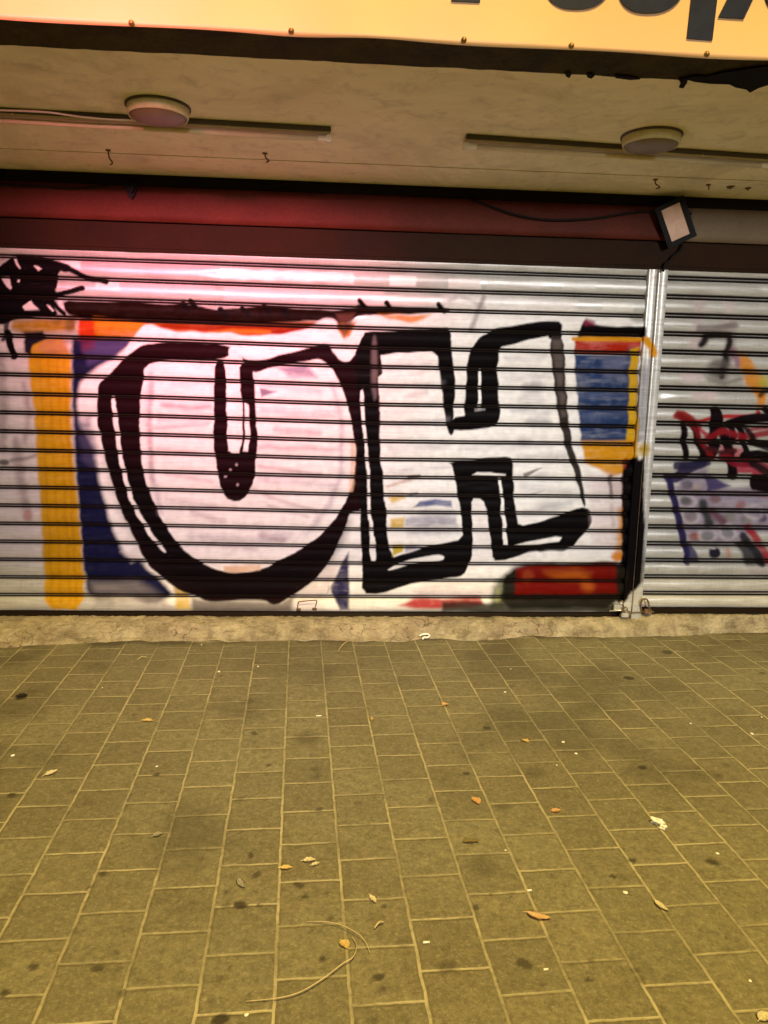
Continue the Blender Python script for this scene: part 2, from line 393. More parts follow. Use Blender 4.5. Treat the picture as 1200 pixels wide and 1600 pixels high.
# --- yellow column
poly([(40, 530), (110, 527), (112, 670), (118, 747), (123, 797), (130, 880), (132, 952), (70, 952), (68, 867), (63, 780), (58, 723), (56, 660), (48, 600)], YEL, 1, 3.5, .06)
for x in (70, 84, 98, 108): stroke([(x-8, 560), (x, 700), (x+12, 940)], 4, (.40, .17, .008), .5, 3, .6)
stroke([(58, 560), (64, 700), (76, 930)], 5, (.45, .27, .03), .5, 4, .5)
poly([(22, 498), (118, 497), (122, 518), (40, 522), (18, 515)], (.30, .17, .012), 1, 6, .2)
ell(110, 508, 9, 12, (.10, .06, .02), .7, 6); ell(88, 502, 9, 6, (.16, .10, .02), .5, 5)
poly([(72, 528), (108, 526), (108, 552), (76, 555), (55, 548)], (.42, .20, .10), .8, 6, .4)
poly([(38, 519), (66, 517), (72, 530), (52, 540), (47, 556), (38, 552)], (.012, .010, .018), 1, 3)
# --- bottom dabs
poly([(272, 908), (292, 908), (299, 952), (274, 952)], (.55, .38, .05), .9, 4, .5)
poly([(532, 953), (513, 912), (512, 926), (530, 890), (545, 862), (546, 953)], (.03, .028, .085), 1, 3, .3)
poly([(430, 952), (470, 930), (515, 880), (530, 880), (512, 930), (500, 952)], (.62, .54, .54), .7, 8, .5)
poly([(546, 930), (600, 928), (640, 935), (690, 953), (546, 953)], (.62, .60, .58), .6, 6, .4)
poly([(622, 945), (650, 932), (690, 936), (752, 931), (756, 944), (735, 949), (660, 952)], (.34, .012, .015), .95, 4, .4)
poly([(640, 918), (700, 908), (770, 910), (765, 930), (650, 934)], (.70, .60, .60), .8, 6, .5)
poly([(300, 935), (440, 940), (460, 930), (455, 957), (300, 957)], (.05, .035, .03), .8, 6, .3)
# --- white loop between the letters, then the letter U
UO = [(230, 533), (360, 537), (380, 561), (403, 564), (450, 553), (497, 540), (512, 537), (522, 553), (534, 565), (548, 565), (556, 552), (566, 524), (600, 530), (598, 790), (566, 792), (563, 797), (547, 801), (540, 820), (527, 853), (510, 884), (490, 908), (460, 929), (430, 947), (413, 937), (367, 937), (333, 941), (300, 930), (267, 914), (250, 900), (230, 880), (213, 848), (200, 820), (182, 780), (173, 747), (163, 713), (158, 687), (151, 650), (153, 600), (167, 588), (200, 556)]
poly([(199, 540), (214, 521), (226, 508), (236, 506), (250, 513), (280, 519), (340, 519), (400, 526), (440, 522), (470, 517), (490, 509), (500, 501), (509, 497), (518, 497), (526, 503), (528, 514), (537, 532), (546, 528), (553, 509), (566, 497), (590, 491), (612, 500), (640, 505), (705, 512), (705, 560), (520, 570), (380, 560), (190, 560)], WHITE, 1, 2.5, .08)
UB = (.0105, .003, .0045)  # black with the pink lamp's maroon cast mixed into the colour
poly(chaikin(UO), UB, 1, 1.6)
poly([(160, 690), (240, 760), (300, 860), (400, 890), (520, 840), (545, 800), (530, 860), (460, 929), (370, 937), (267, 914), (200, 820)], BLACK, .9, 16)
UI = [(231, 562), (358, 562), (358, 540), (378, 545), (378, 565), (395, 583), (433, 573), (470, 566), (497, 561), (510, 568), (520, 578), (533, 601), (543, 631), (550, 664), (555, 698), (557, 714), (553, 747), (543, 777), (527, 807), (500, 837), (467, 861), (433, 878), (407, 889), (383, 894), (350, 892), (320, 882), (296, 867), (270, 840), (250, 803), (232, 768), (222, 730), (218, 690), (217, 653), (222, 603)]
poly(chaikin(UI), (.82, .80, .80), 1, 1.5, .12)
poly([(350, 883), (407, 882), (407, 890), (370, 894), (350, 891)], (.62, .40, .26), .9, 2.5, .4)
stroke([(551, 690), (553, 720), (548, 765)], 7, (.74, .47, .32), .8, 3, .3)
stroke([(533, 640), (536, 690), (530, 750), (505, 800), (460, 845)], 5, (.66, .55, .60), .45, 4, .5)
poly([(430, 575), (480, 569), (496, 590), (450, 588)], (.16, .13, .24), .8, 5, .5)
poly([(406, 605), (432, 612), (408, 619)], (.14, .12, .20), .9, 2)
stroke([(238, 600), (234, 660), (238, 750)], 7, (.50, .42, .44), .55, 3, .6)
for p, w, a in [([(255, 632), (300, 638), (328, 634)], 8, .5), ([(240, 668), (325, 662)], 5, .4), ([(430, 672), (500, 676)], 8, .4), ([(415, 655), (520, 650)], 4, .35), ([(405, 698), (510, 702), (530, 700)], 8, .4), ([(405, 728), (470, 738), (500, 742)], 5, .45),
                ([(395, 765), (450, 785), (495, 800)], 5, .4), ([(300, 800), (350, 815)], 8, .3), ([(260, 740), (330, 752)], 5, .3), ([(410, 835), (440, 842)], 12, .4), ([(245, 702), (310, 708)], 5, .3), ([(420, 790), (480, 806)], 4, .35), ([(320, 850), (400, 858)], 5, .3)]:
    stroke(p, w, (.34, .22, .27), min(1, a*1.5), 5, .6)
for p, w, a in [([(236, 585), (232, 660), (236, 740), (252, 800)], 8, .55), ([(520, 600), (534, 660), (534, 740), (515, 790), (480, 835)], 6, .55), ([(410, 640), (460, 646), (525, 642)], 6, .5), ([(405, 750), (460, 752), (520, 760)], 10, .4), ([(250, 655), (325, 650)], 9, .35), ([(262, 780), (335, 790)], 9, .35), ([(300, 838), (400, 845), (450, 835)], 12, .4), ([(410, 600), (500, 612)], 7, .45), ([(270, 600), (330, 596)], 8, .3)]:
    stroke(p, w, (.30, .24, .33), a, 6, .8)
# stem of the U
poly([(337, 562), (352, 562), (356, 640), (357, 700), (362, 709), (377, 709), (380, 640), (374, 600), (373, 567), (395, 570), (397, 603), (400, 653), (402, 690), (401, 722), (395, 757), (387, 773), (370, 784), (353, 778), (343, 757), (336, 715), (334, 670), (335, 610)], UB, 1, 1.4)
poly([(353, 560), (367, 560), (369, 640), (368, 704), (357, 704), (354, 640)], WHITE, 1, 1.3)
poly([(382, 628), (388, 634), (391, 670), (388, 706), (381, 706), (383, 670)], WHITE, 1, 1.3)
for x, y in [(352, 745), (371, 726), (372, 758), (360, 735)]: ell(x, y, 2.2, 2.2, (.5, .4, .42), .7, 1.2)
# white gaps inside the left outline of the U
poly([(175, 619), (181, 618), (185, 660), (190, 700), (198, 745), (212, 785), (228, 815), (244, 842), (262, 862), (256, 862), (236, 842), (218, 812), (203, 780), (192, 745), (183, 700), (177, 660)], WHITE, 1, 1.2)
# --- H : body black, then whites
HO = [(567, 521), (577, 519), (647, 513), (680, 514), (703, 511), (705, 543), (710, 600), (708, 640), (726, 648), (725, 642), (727, 597), (731, 563), (737, 540), (752, 524), (773, 514), (807, 509), (850, 502), (878, 502), (881, 560), (884, 600), (886, 640), (891, 686), (907, 737), (916, 785), (922, 800), (924, 812), (918, 828), (905, 845), (893, 857), (833, 862), (793, 875), (768, 875), (740, 878), (728, 893), (720, 901), (690, 905), (650, 911), (590, 929), (567, 928), (565, 880), (563, 800), (566, 700), (563, 600)]
poly([(590, 546), (870, 520), (880, 640), (905, 760), (915, 800), (880, 812), (810, 830), (790, 850), (720, 850), (612, 872), (596, 760)], (.80, .79, .78), 1, 1.5, .15)
# left upright
poly([(567, 521), (577, 519), (647, 513), (680, 514), (703, 511), (705, 543), (711, 600), (708, 640), (711, 672), (706, 681), (701, 675), (693, 637), (688, 590), (683, 549), (640, 550), (603, 554), (588, 556), (584, 575), (590, 690), (598, 747), (604, 805), (609, 872), (640, 862), (683, 850), (723, 842), (720, 813), (713, 760), (706, 727), (702, 722), (788, 713), (798, 716), (801, 726), (802, 765), (806, 800), (810, 823), (845, 815), (878, 805), (907, 792), (921, 797), (924, 811), (918, 828), (905, 842), (893, 857), (833, 861), (793, 875), (768, 876), (765, 839), (762, 802), (755, 779), (737, 779), (738, 807), (739, 847), (740, 860), (728, 893), (720, 901), (690, 905), (650, 910), (590, 929), (567, 928), (565, 880), (563, 800), (560, 650), (555, 560)], BLACK, 1, 1.5)
# upper bowl of the H
poly([(708, 652), (727, 650), (725, 642), (727, 597), (731, 563), (737, 540), (752, 524), (773, 514), (807, 509), (850, 502), (878, 502), (880, 528), (858, 530), (856, 524), (805, 537), (779, 542), (777, 580), (781, 650), (776, 666), (705, 676)], BLACK, 1, 1.5)
poly([(747, 580), (751, 574), (752, 600), (752, 640), (747, 640), (746, 610)], WHITE, 1, 1.1)
poly([(742, 637), (758, 637), (758, 642), (742, 642)], (.3, .29, .3), .8, 1.5)
poly([(858, 524), (880, 524), (883, 585), (886, 640), (892, 690), (907, 737), (916, 785), (912, 795), (903, 759), (881, 695), (872, 650), (864, 590)], (.030, .024, .022), 1, 1.6, .1)
poly([(862, 530), (877, 530), (880, 600), (884, 650), (877, 650), (868, 590)], (.22, .17, .165), .35, 3, .6)
# gaps and slits
poly([(562, 612), (567, 608), (569, 640), (573, 690), (577, 740), (580, 800), (582, 832), (588, 850), (588, 877), (580, 877), (577, 835), (575, 800), (573, 745), (569, 690), (563, 640)], WHITE, 1, 1.2)
poly([(738, 743), (745, 739), (765, 738), (790, 740), (790, 743)], WHITE, 1, 1.0)
poly([(779, 747), (783, 747), (787, 790), (791, 830), (794, 852), (786, 852), (783, 800)], WHITE, 1, 1.1)
poly([(737, 781), (755, 780), (757, 790), (762, 810), (765, 840), (768, 876), (728, 893), (740, 862), (739, 830)], (.78, .74, .74), 1, 1.6, .1)
poly([(605, 892), (618, 882), (650, 872), (683, 866), (693, 868), (692, 875), (660, 879), (625, 886)], WHITE, 1, 1.5)
poly([(805, 851), (840, 842), (868, 837), (875, 838), (872, 845), (845, 849), (815, 853)], WHITE, 1, 1.5)
poly([(786, 877), (812, 868), (830, 861), (865, 861), (893, 866), (905, 880), (880, 884), (790, 884)], (.82, .80, .79), 1, 2.5, .1)
poly([(838, 859), (890, 857), (880, 861), (842, 862)], BLACK, .9, 1.5)
ell(585, 575, 5, 50, (.55, .40, .42), .25, 4)
# details inside the H
poly([(645, 793), (655, 783), (680, 780), (706, 782), (706, 792), (680, 790)], (.06, .075, .20), .95, 2.5, .3)
poly([(632, 810), (660, 806), (712, 806), (713, 819), (670, 822), (634, 822)], (.30, .29, .36), .9, 4, .5)
poly([(607, 776), (630, 774), (632, 779), (612, 787)], (.62, .40, .06), .9, 3, .4)
poly([(610, 810), (633, 808), (632, 824), (612, 825)], (.55, .36, .05), .95, 3, .4)
poly([(613, 853), (631, 851), (629, 862), (613, 869)], (.50, .37, .03), 1, 2.5, .3)
poly([(634, 852), (654, 851), (650, 859), (634, 861)], (.16, .12, .22), .7, 4, .4)
stroke([(605, 760), (630, 752), (655, 744)], 4, (.45, .25, .18), .7, 3, .5); stroke([(640, 745), (655, 743)], 5, BLACK, .8, 2)
stroke([(640, 773), (650, 771)], 4, BLACK, .7, 2)
stroke([(635, 620), (665, 614)], 7, (.55, .46, .46), .55, 4, .6); stroke([(600, 645), (680, 640)], 6, (.62, .52, .52), .4, 5, .6)
stroke([(640, 586), (670, 580)], 6, (.60, .50, .50), .4, 4, .6)
poly([(816, 738), (846, 731), (820, 746)], (.16, .15, .15), .9, 1.8); poly([(820, 774), (852, 764), (832, 773)], (.18, .17, .15), .8, 1.8)
for p, w, a in [([(600, 575), (670, 570)], 8, .35), ([(600, 605), (690, 600)], 8, .35), ([(605, 665), (700, 655)], 7, .4), ([(610, 700), (700, 696)], 10, .35), ([(612, 735), (700, 730)], 8, .4), ([(790, 560), (850, 556)], 9, .4), ([(790, 590), (856, 586)], 9, .4), ([(720, 700), (860, 695)], 10, .35), ([(810, 715), (880, 712)], 9, .45), ([(815, 760), (890, 770)], 9, .4), ([(640, 832), (710, 826)], 14, .6), ([(660, 800), (705, 800)], 9, .5), ([(820, 800), (890, 785)], 9, .4), ([(800, 640), (855, 645)], 9, .45)]:
    stroke(p, w, (.33, .30, .36), a, 6, .8)
for x, y, rx, ry, a in [(835, 605, 18, 8, .5), (840, 660, 20, 7, .5), (820, 690, 14, 6, .35), (830, 625, 20, 10, .25), (850, 745, 15, 6, .3), (860, 790, 22, 7, .25)]:
    ell(x, y, rx, ry, (.20, .19, .24), min(1, a*1.3), 6, .6)
stroke([(703, 470), (716, 462), (738, 470), (756, 480)], 6, (.40, .36, .37), .55, 4, .5); stroke([(756, 465), (745, 490), (736, 515)], 8, (.20, .16, .17), .7, 4, .5)
# --- right panel: black band, orange line, red, blue, yellow
poly([(903, 528), (908, 509), (914, 501), (928, 508), (965, 511), (1006, 510), (1006, 528)], BLACK, 1, 2)
poly([(910, 505), (916, 498), (928, 502), (930, 509), (914, 510)], (.22, .02, .06), .8, 3)
poly([(898, 531), (1000, 530), (1000, 553), (897, 552)], (.40, .022, .008), 1, 2.2, .2)
poly([(897, 553), (996, 555), (996, 690), (907, 690), (902, 640)], BLUE, 1, 2.5, .3)
poly([(940, 560), (980, 556), (976, 590), (942, 590)], (.13, .14, .25), .7, 6, .7)
for p in ([(905, 575), (970, 580)], [(905, 620), (985, 612)], [(910, 650), (980, 645)]): stroke(p, 8, (.10, .12, .22), .5, 6, .7)
stroke([(985, 548), (984, 620), (988, 690)], 11, (.055, .06, .11), .7, 5, .4)
stroke([(897, 530), (960, 529), (1009, 531)], 7, (.62, .26, .010), 1, 2.5)
stroke([(1008, 534), (1015, 542), (1018, 552)], 13, (.66, .30, .012), 1, 3)
poly([(985, 545), (997, 543), (994, 720), (977, 720), (981, 640)], (.60, .35, .012), 1, 2.5, .3)
poly([(1001, 562), (1011, 575), (1008, 640), (1004, 690), (994, 690), (996, 600)], (.12, .13, .19), .75, 8, .6)
poly([(909, 689), (991, 688), (989, 722), (975, 740), (955, 745), (935, 733), (914, 722)], (.60, .27, .012), 1, 3, .3)
ell(1004, 703, 9, 11, (.42, .27, .012), 1, 5, .3)
poly([(918, 742), (950, 740), (973, 745), (973, 835), (960, 860), (925, 850), (922, 790)], (.66, .55, .58), .7, 8, .6)
stroke([(953, 745), (956, 775)], 7, (.14, .08, .10), .85, 3); stroke([(955, 790), (957, 820)], 5, (.45, .36, .38), .6, 4)
poly([(958, 755), (972, 752), (972, 772), (960, 774)], (.52, .42, .43), .8, 3)
stroke([(977, 722), (976, 780), (975, 830)], 9, (.25, .012, .012), .95, 3, .3)
stroke([(972, 800), (971, 840), (968, 870)], 13, (.55, .22, .02), .9, 6, .4)
ell(964, 869, 10, 8, ORA, .95, 4, .3)
poly([(975, 724), (998, 710), (998, 800), (997, 902), (987, 914), (977, 938), (960, 944), (962, 900), (970, 880), (974, 800)], BLACK, 1, 2.5)
poly([(972, 735), (1004, 715), (1004, 905), (992, 918), (972, 935)], BLACK, 1, 2.5)
poly([(783, 900), (806, 884), (880, 880), (965, 878), (980, 890), (965, 950), (880, 951), (778, 951)], (.012, .010, .007), 1, 5, .1)
poly([(806, 888), (840, 881), (900, 882), (962, 878), (964, 926), (890, 930), (803, 929)], (.135, .005, .003), 1, 4, .2)
poly([(850, 893), (900, 888), (922, 896), (915, 908), (870, 905)], (.40, .10, .012), .7, 9, .7)
ell(824, 900, 9, 9, (.30, .06, .02), .6, 5, .5); ell(918, 915, 10, 10, (.42, .10, .015), .6, 7, .6)
poly([(768, 916), (785, 900), (784, 948), (766, 948)], (.05, .06, .02), .8, 6, .4); stroke([(777, 920), (776, 948)], 5, (.34, .36, .12), .6, 4, .5)
poly([(690, 940), (790, 940), (970, 945), (975, 957), (690, 957)], (.012, .012, .008), .9, 4, .2)
# --- black tag at the top left
poly([(-30, 440), (10, 410), (22, 398), (36, 396), (48, 398), (64, 402), (80, 412), (100, 420), (90, 432), (92, 446), (86, 456), (95, 462), (84, 470), (86, 480), (92, 494), (40, 496), (22, 500), (4, 510), (-30, 500)], BLACK, 1, 1.6)
stroke([(60, 404), (100, 417), (127, 430), (166, 442)], 9, BLACK, 1, 1.5); stroke([(62, 408), (104, 420)], 14, BLACK, 1, 1.5)
stroke([(84, 463), (112, 456), (130, 450)], 8, BLACK, 1, 1.4)
stroke([(12, 520), (18, 545), (21, 558)], 11, BLACK, 1, 1.5); stroke([(14, 500), (6, 530)], 8, BLACK, .9, 2)
stroke([(80, 470), (100, 490)], 8, BLACK, 1, 1.5)
for g in ([(20, 401), (24, 401), (35, 420), (33, 421)], [(1, 432), (13, 431), (19, 449), (17, 452), (12, 448)], [(53, 415), (60, 416), (66, 420), (60, 423)], [(36, 480), (48, 470), (54, 478), (62, 485), (40, 485)], [(74, 477), (79, 478), (85, 486), (82, 487)], [(89, 471), (98, 468), (98, 478), (94, 478)], [(27, 436), (30, 437), (30, 442), (27, 440)]):
    poly(g, (.74, .68, .69), 1, .9)
stroke([(1142, 524), (1136, 556), (1126, 590)], 15, (.13, .115, .115), .8, 6, .4); stroke([(1096, 536), (1106, 522), (1142, 521)], 13, (.12, .105, .105), .8, 5, .4); ell(1120, 590, 20, 8, (.22, .2, .2), .7, 5, .4)
# --- right shutter tags
stroke([(1092, 471), (1090, 510), (1084, 541)], 19, (.50, .43, .45), .85, 5, .4)
stroke([(1140, 471), (1140, 520)], 18, (.52, .45, .47), .75, 6, .4)
ell(1080, 590, 18, 9, (.58, .48, .52), .9, 5, .4); ell(1100, 618, 22, 9, (.58, .48, .50), .9, 5, .4)
stroke([(1092, 514), (1120, 512), (1148, 508)], 12, (.20, .17, .18), .95, 4, .4)
stroke([(1094, 539), (1104, 525), (1120, 522), (1141, 524), (1136, 545), (1132, 560), (1126, 588)], 9, (.020, .016, .018), 1, 3, .4)
ell(1121, 574, 17, 15, (.10, .085, .085), .85, 6, .5)
stroke([(1108, 593), (1131, 600), (1156, 592)], 8, (.22, .20, .19), .9, 4, .4)
stroke([(1146, 550), (1152, 568)], 14, (.24, .08, .16), .8, 5, .4)
poly([(1154, 549), (1164, 551), (1177, 568), (1180, 578), (1196, 590), (1196, 630), (1190, 642), (1182, 632), (1176, 612), (1160, 596), (1164, 580), (1155, 574)], (.62, .24, .02), .95, 4, .3)
ell(1194, 596, 10, 12, (.42, .38, .06), .8, 5, .4); stroke([(1186, 618), (1196, 610), (1212, 606)], 7, BLACK, .8, 3)
poly([(1056, 748), (1104, 728), (1107, 746), (1140, 762), (1176, 758), (1230, 774), (1230, 834), (1172, 832), (1160, 846), (1116, 850), (1070, 848), (1058, 800)], (.29, .25, .34), 1, 5, .3)
for x, y, r_, c in [(1072, 757, 9, (.20, .18, .24)), (1070, 782, 9, (.17, .16, .19)), (1078, 806, 12, (.36, .30, .34)), (1116, 778, 9, (.34, .20, .24)), (1104, 838, 9, (.28, .28, .30)), (1136, 832, 9, (.34, .34, .36)), (1190, 810, 8, (.16, .10, .20)), (1085, 838, 9, (.44, .17, .15)), (1156, 790, 8, (.46, .22, .24)), (1165, 812, 9, (.33, .31, .33)), (1140, 808, 10, (.38, .36, .36)), (1088, 760, 7, (.62, .5, .52))]:
    ell(x, y, r_, r_*.8, tuple(q*.6 for q in c), .95, 4, .3)
for x, y in [(1104, 836), (1078, 806), (1136, 832), (1072, 784), (1178, 800)]:
    stroke([(x+13*math.cos(t), y+11*math.sin(t)) for t in np.linspace(0, 6.28, 12)], 4.5, (.70, .66, .69), .4, 4, .5)
stroke([(1042, 744), (1050, 770), (1057, 800), (1066, 840), (1072, 862), (1074, 878)], 10, (.045, .035, .10), 1, 2.2)
poly([(1040, 744), (1056, 738), (1060, 722), (1106, 716), (1104, 730), (1085, 735), (1070, 748), (1052, 756)], (.045, .035, .085), 1, 2.5)
poly([(1100, 742), (1112, 744), (1140, 758), (1122, 764), (1104, 768)], (.06, .045, .14), .95, 3)
poly([(1068, 846), (1080, 850), (1096, 879), (1070, 880)], (.06, .055, .13), .95, 2.5)
ell(1115, 864, 9, 9, (.018, .016, .03), 1, 2.5); ell(1113, 857, 4, 2, (.6, .58, .6), .7, 1.5)
stroke([(1096, 785), (1104, 806), (1108, 818)], 13, (.030, .035, .040), .95, 4); stroke([(1114, 800), (1128, 816)], 14, (.10, .025, .04), .8, 5, .3)
poly([(1148, 848), (1165, 842), (1196, 870), (1196, 884), (1166, 884)], (.035, .035, .045), .95, 4)
stroke([(1170, 826), (1184, 848), (1204, 880)], 13, (.32, .02, .03), .95, 3.5, .3); stroke([(1136, 858), (1138, 868)], 8, (.40, .12, .06), .6, 4)
poly([(1070, 884), (1094, 884), (1090, 898), (1076, 896)], (.34, .31, .30), .6, 5, .4); poly([(1164, 886), (1200, 884), (1200, 902), (1170, 896)], (.34, .29, .32), .6, 5, .4)
poly([(1120, 694), (1160, 700), (1164, 720), (1128, 718)], (.40, .05, .09), .85, 4, .3)
stroke([(1054, 650), (1066, 646), (1086, 661), (1106, 655), (1130, 650), (1180, 650), (1184, 644)], 7, (.38, .03, .035), 1, 2.2)
stroke([(1060, 648), (1076, 656), (1090, 666)], 14, (.24, .022, .016), .95, 2.5)
stroke([(1086, 668), (1106, 680), (1120, 692)], 7, (.36, .025, .05), .95, 2.5); stroke([(1150, 690), (1170, 672), (1200, 668)], 6, (.30, .02, .03), .9, 2.5)
stroke([(1150, 730), (1175, 732), (1192, 748)], 15, (.36, .025, .06), .95, 3, .2)
for p, w in [([(1067, 662), (1068, 690), (1071, 714)], 8), ([(1082, 664), (1090, 688), (1099, 712)], 9), ([(1116, 643), (1115, 680), (1110, 712)], 11), ([(1118, 642), (1134, 690), (1146, 742)], 11), ([(1140, 662), (1160, 656), (1204, 652)], 12), ([(1142, 664), (1144, 690)], 8), ([(1154, 668), (1164, 700), (1168, 722)], 8), ([(1164, 712), (1184, 710), (1206, 718)], 13), ([(1174, 690), (1204, 696)], 8), ([(1182, 755), (1210, 758)], 18), ([(1096, 716), (1112, 706), (1122, 690)], 7), ([(1196, 640), (1212, 650)], 9)]:
    stroke(p, w*1.35, (.008, .0045, .006), 1, 1.8)

for p, w, c in [([(1060, 650), (1080, 662), (1096, 690), (1112, 716)], 9, (.17, .010, .012)), ([(1100, 690), (1130, 672), (1160, 684), (1200, 676)], 10, (.22, .012, .02)), ([(1128, 712), (1150, 722), (1180, 724), (1206, 736)], 14, (.20, .012, .025)), ([(1160, 664), (1180, 690), (1206, 706)], 9, (.010, .006, .008)), ([(1104, 700), (1124, 706), (1146, 704)], 8, (.05, .008, .012)), ([(1176, 726), (1200, 740)], 12, (.012, .008, .010)), ([(1046, 746), (1054, 780), (1064, 826), (1072, 870)], 9, (.022, .018, .075)), ([(1056, 728), (1080, 726), (1104, 722)], 13, (.020, .018, .05)), ([(1150, 772), (1180, 770), (1206, 780)], 8, (.30, .22, .28)), ([(1160, 838), (1176, 858), (1188, 880)], 12, (.022, .022, .03))]:
    stroke(p, w, c, .95, 2.6)
def seg_dist(x, y, a, b):
    dx, dy = b[0]-a[0], b[1]-a[1]; l2 = dx*dx+dy*dy+1e-9
    t = np.clip(((x-a[0])*dx+(y-a[1])*dy)/l2, 0, 1)
    return np.hypot(x-a[0]-t*dx, y-a[1]-t*dy)
def paint(X, Z):
    px, py = design(X, Z)
    wx = (vnoise(px*.05, py*.05)-.5)*3.0 + (vnoise(px*.2+9, py*.2)-.5)*1.2
    wy = (vnoise(px*.05+40, py*.05+3)-.5)*3.0
    qx, qy = px+wx, py+wy
    streak = fbm(px*.03, py*.22, 4); speck = fbm(px*.12+50, py*.12, 3)
    rgb = np.zeros((len(X), 3)); al = np.zeros(len(X))
    for it in L:
        pts, c, a, s, tex = it[1:6]
        w = it[6]/2 if it[0] == 's' else 0
        m = 3*s+w+2
        sel = np.nonzero((qx > pts[:, 0].min()-m) & (qx < pts[:, 0].max()+m) & (qy > pts[:, 1].min()-m) & (qy < pts[:, 1].max()+m))[0]
        if len(sel) == 0: continue
        x, y = qx[sel], qy[sel]
        d = np.full(len(sel), 1e9)
        n = len(pts)
        if it[0] == 's':
            for i in range(n-1): d = np.minimum(d, seg_dist(x, y, pts[i], pts[i+1]))
            sd = d-w
        else:
            ins = np.zeros(len(sel), bool)
            for i in range(n):
                p, q = pts[i], pts[(i+1) % n]
                d = np.minimum(d, seg_dist(x, y, p, q))
                if p[1] != q[1]:
                    ins ^= ((p[1] > y) != (q[1] > y)) & (x < (q[0]-p[0])*(y-p[1])/(q[1]-p[1])+p[0])
            sd = np.where(ins, -d, d)
        k = np.clip(.5-sd/(2*s), 0, 1); k = k*k*(3-2*k)*a
        if tex > 0:
            k = k*np.clip(1-tex*.55*np.clip((.55-streak[sel])*3.2, 0, 1)*.9 - tex*.4*(speck[sel]-.5), 0, 1)
        cc = np.array(c)*(1+(speck[sel]-.5)[:, None]*.25)
        rgb[sel] = rgb[sel]*(1-k)[:, None] + cc*k[:, None]
        al[sel] = al[sel]+k*(1-al[sel])
    rgb = np.where(al[:, None] > 1e-4, rgb/np.maximum(al, 1e-4)[:, None], .5)
    return np.concatenate([np.clip(rgb, 0, 1), al[:, None]], 1).astype(np.float32)
def set_paint(me, V, gap_shade=None):
    c = paint(V[:, 0], V[:, 2])
    a = me.attributes.new('paint', 'FLOAT_COLOR', 'POINT'); a.data.foreach_set('color', c.ravel())
    h = me.attributes.new('gap_shade', 'FLOAT', 'POINT')
    if gap_shade is not None: h.data.foreach_set('value', gap_shade.astype(np.float32))

# ------------------------------------------------------------------ roller shutters
def curtain(name, x0, x1, z0, pitch, n, groove, sagf, parent, step=.005, dense=None):
    # slat profile in (fraction height metres, y offset, shade painted into the groove)
    g = groove/2
    prof = []
    face0, face1 = g, pitch-g
    prof += [(-g+.0004, .004, 0), (-g*.90, .028, 1), (-g*.22, .034, 1), (-g*.13, .009, .6), (0, .006, .5), (g*.13, .009, .6), (g*.22, .034, 1), (g*.90, .028, 1), (g-.0004, .004, 0)]
    nf = 12
    for i in range(nf):
        t = i/(nf-1); h = face0+.0012+(face1-face0-.0024)*t
        y = -.0135*(1-(2*t-1)**2)**.8 + .001
        if i == 0 or i == nf-1: y = .0005
        prof.append((h, y, 0))
    xs = np.arange(x0, x1+step/2, step)
    rows_z, rows_y, rows_h, rows_k = [], [], [], []
    for k in range(n):
        for j, (h, y, shd) in enumerate(prof):
            if k == 0 and h < g: continue
            rows_z.append(z0+k*pitch+h); rows_y.append(y); rows_h.append(shd); rows_k.append(k+h/pitch)
    rz, ry, rh, rk = map(np.array, (rows_z, rows_y, rows_h, rows_k))
    XX, ZZ = np.meshgrid(xs, rz); YY = np.repeat(ry[:, None], len(xs), 1); HH = np.repeat(rh[:, None], len(xs), 1); KK = np.repeat(rk[:, None], len(xs), 1)
    ZZ = ZZ - sagf(XX)*np.sin(np.pi*np.clip(KK/n, 0, 1))
    YY = YY + (fbm(XX*1.7, KK*.9, 3)-.5)*.006            # dents: each slat bows a little
    YY = YY + (vnoise(XX*.8+7, np.floor(KK)*3.7)-.5)*.004
    dr = np.random.default_rng(int(n+100*pitch*1000))
    for _ in range(34):                                   # knocks and dents
        cx, cz = dr.uniform(x0, x1), dr.uniform(z0, z0+n*pitch); rx, rz_ = dr.uniform(.04, .22), dr.uniform(.02, .05)
        YY = YY + dr.uniform(-.003, .010)*np.exp(-((XX-cx)/rx)**2-((ZZ-cz)/rz_)**2)
    V = np.stack([XX, YY, ZZ], -1).reshape(-1, 3)
    me = grid_mesh(name, V, len(xs), len(rz))
    set_paint(me, V, HH.ravel())
    return link(name, me, M_shutter, parent)

sh = thing('roller_shutter', 'wide roller shutter sprayed with huge white letters outlined in black beside a yellow column', 'roller shutter', (0, 0, 0))
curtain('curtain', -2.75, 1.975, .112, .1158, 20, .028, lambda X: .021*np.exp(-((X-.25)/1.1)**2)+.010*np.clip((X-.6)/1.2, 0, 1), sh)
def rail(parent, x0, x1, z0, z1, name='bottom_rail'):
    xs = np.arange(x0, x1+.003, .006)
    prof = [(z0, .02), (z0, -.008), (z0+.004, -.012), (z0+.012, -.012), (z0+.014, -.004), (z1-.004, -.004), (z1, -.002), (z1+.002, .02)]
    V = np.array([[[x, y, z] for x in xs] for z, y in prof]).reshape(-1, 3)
    me = grid_mesh(name, V, len(xs), len(prof)); set_paint(me, V, np.ones(len(V)))  # whole rail coloured dark to paint the shadow gap above the threshold
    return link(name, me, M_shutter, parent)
rail(sh, -2.75, 1.972, .088, .1195)
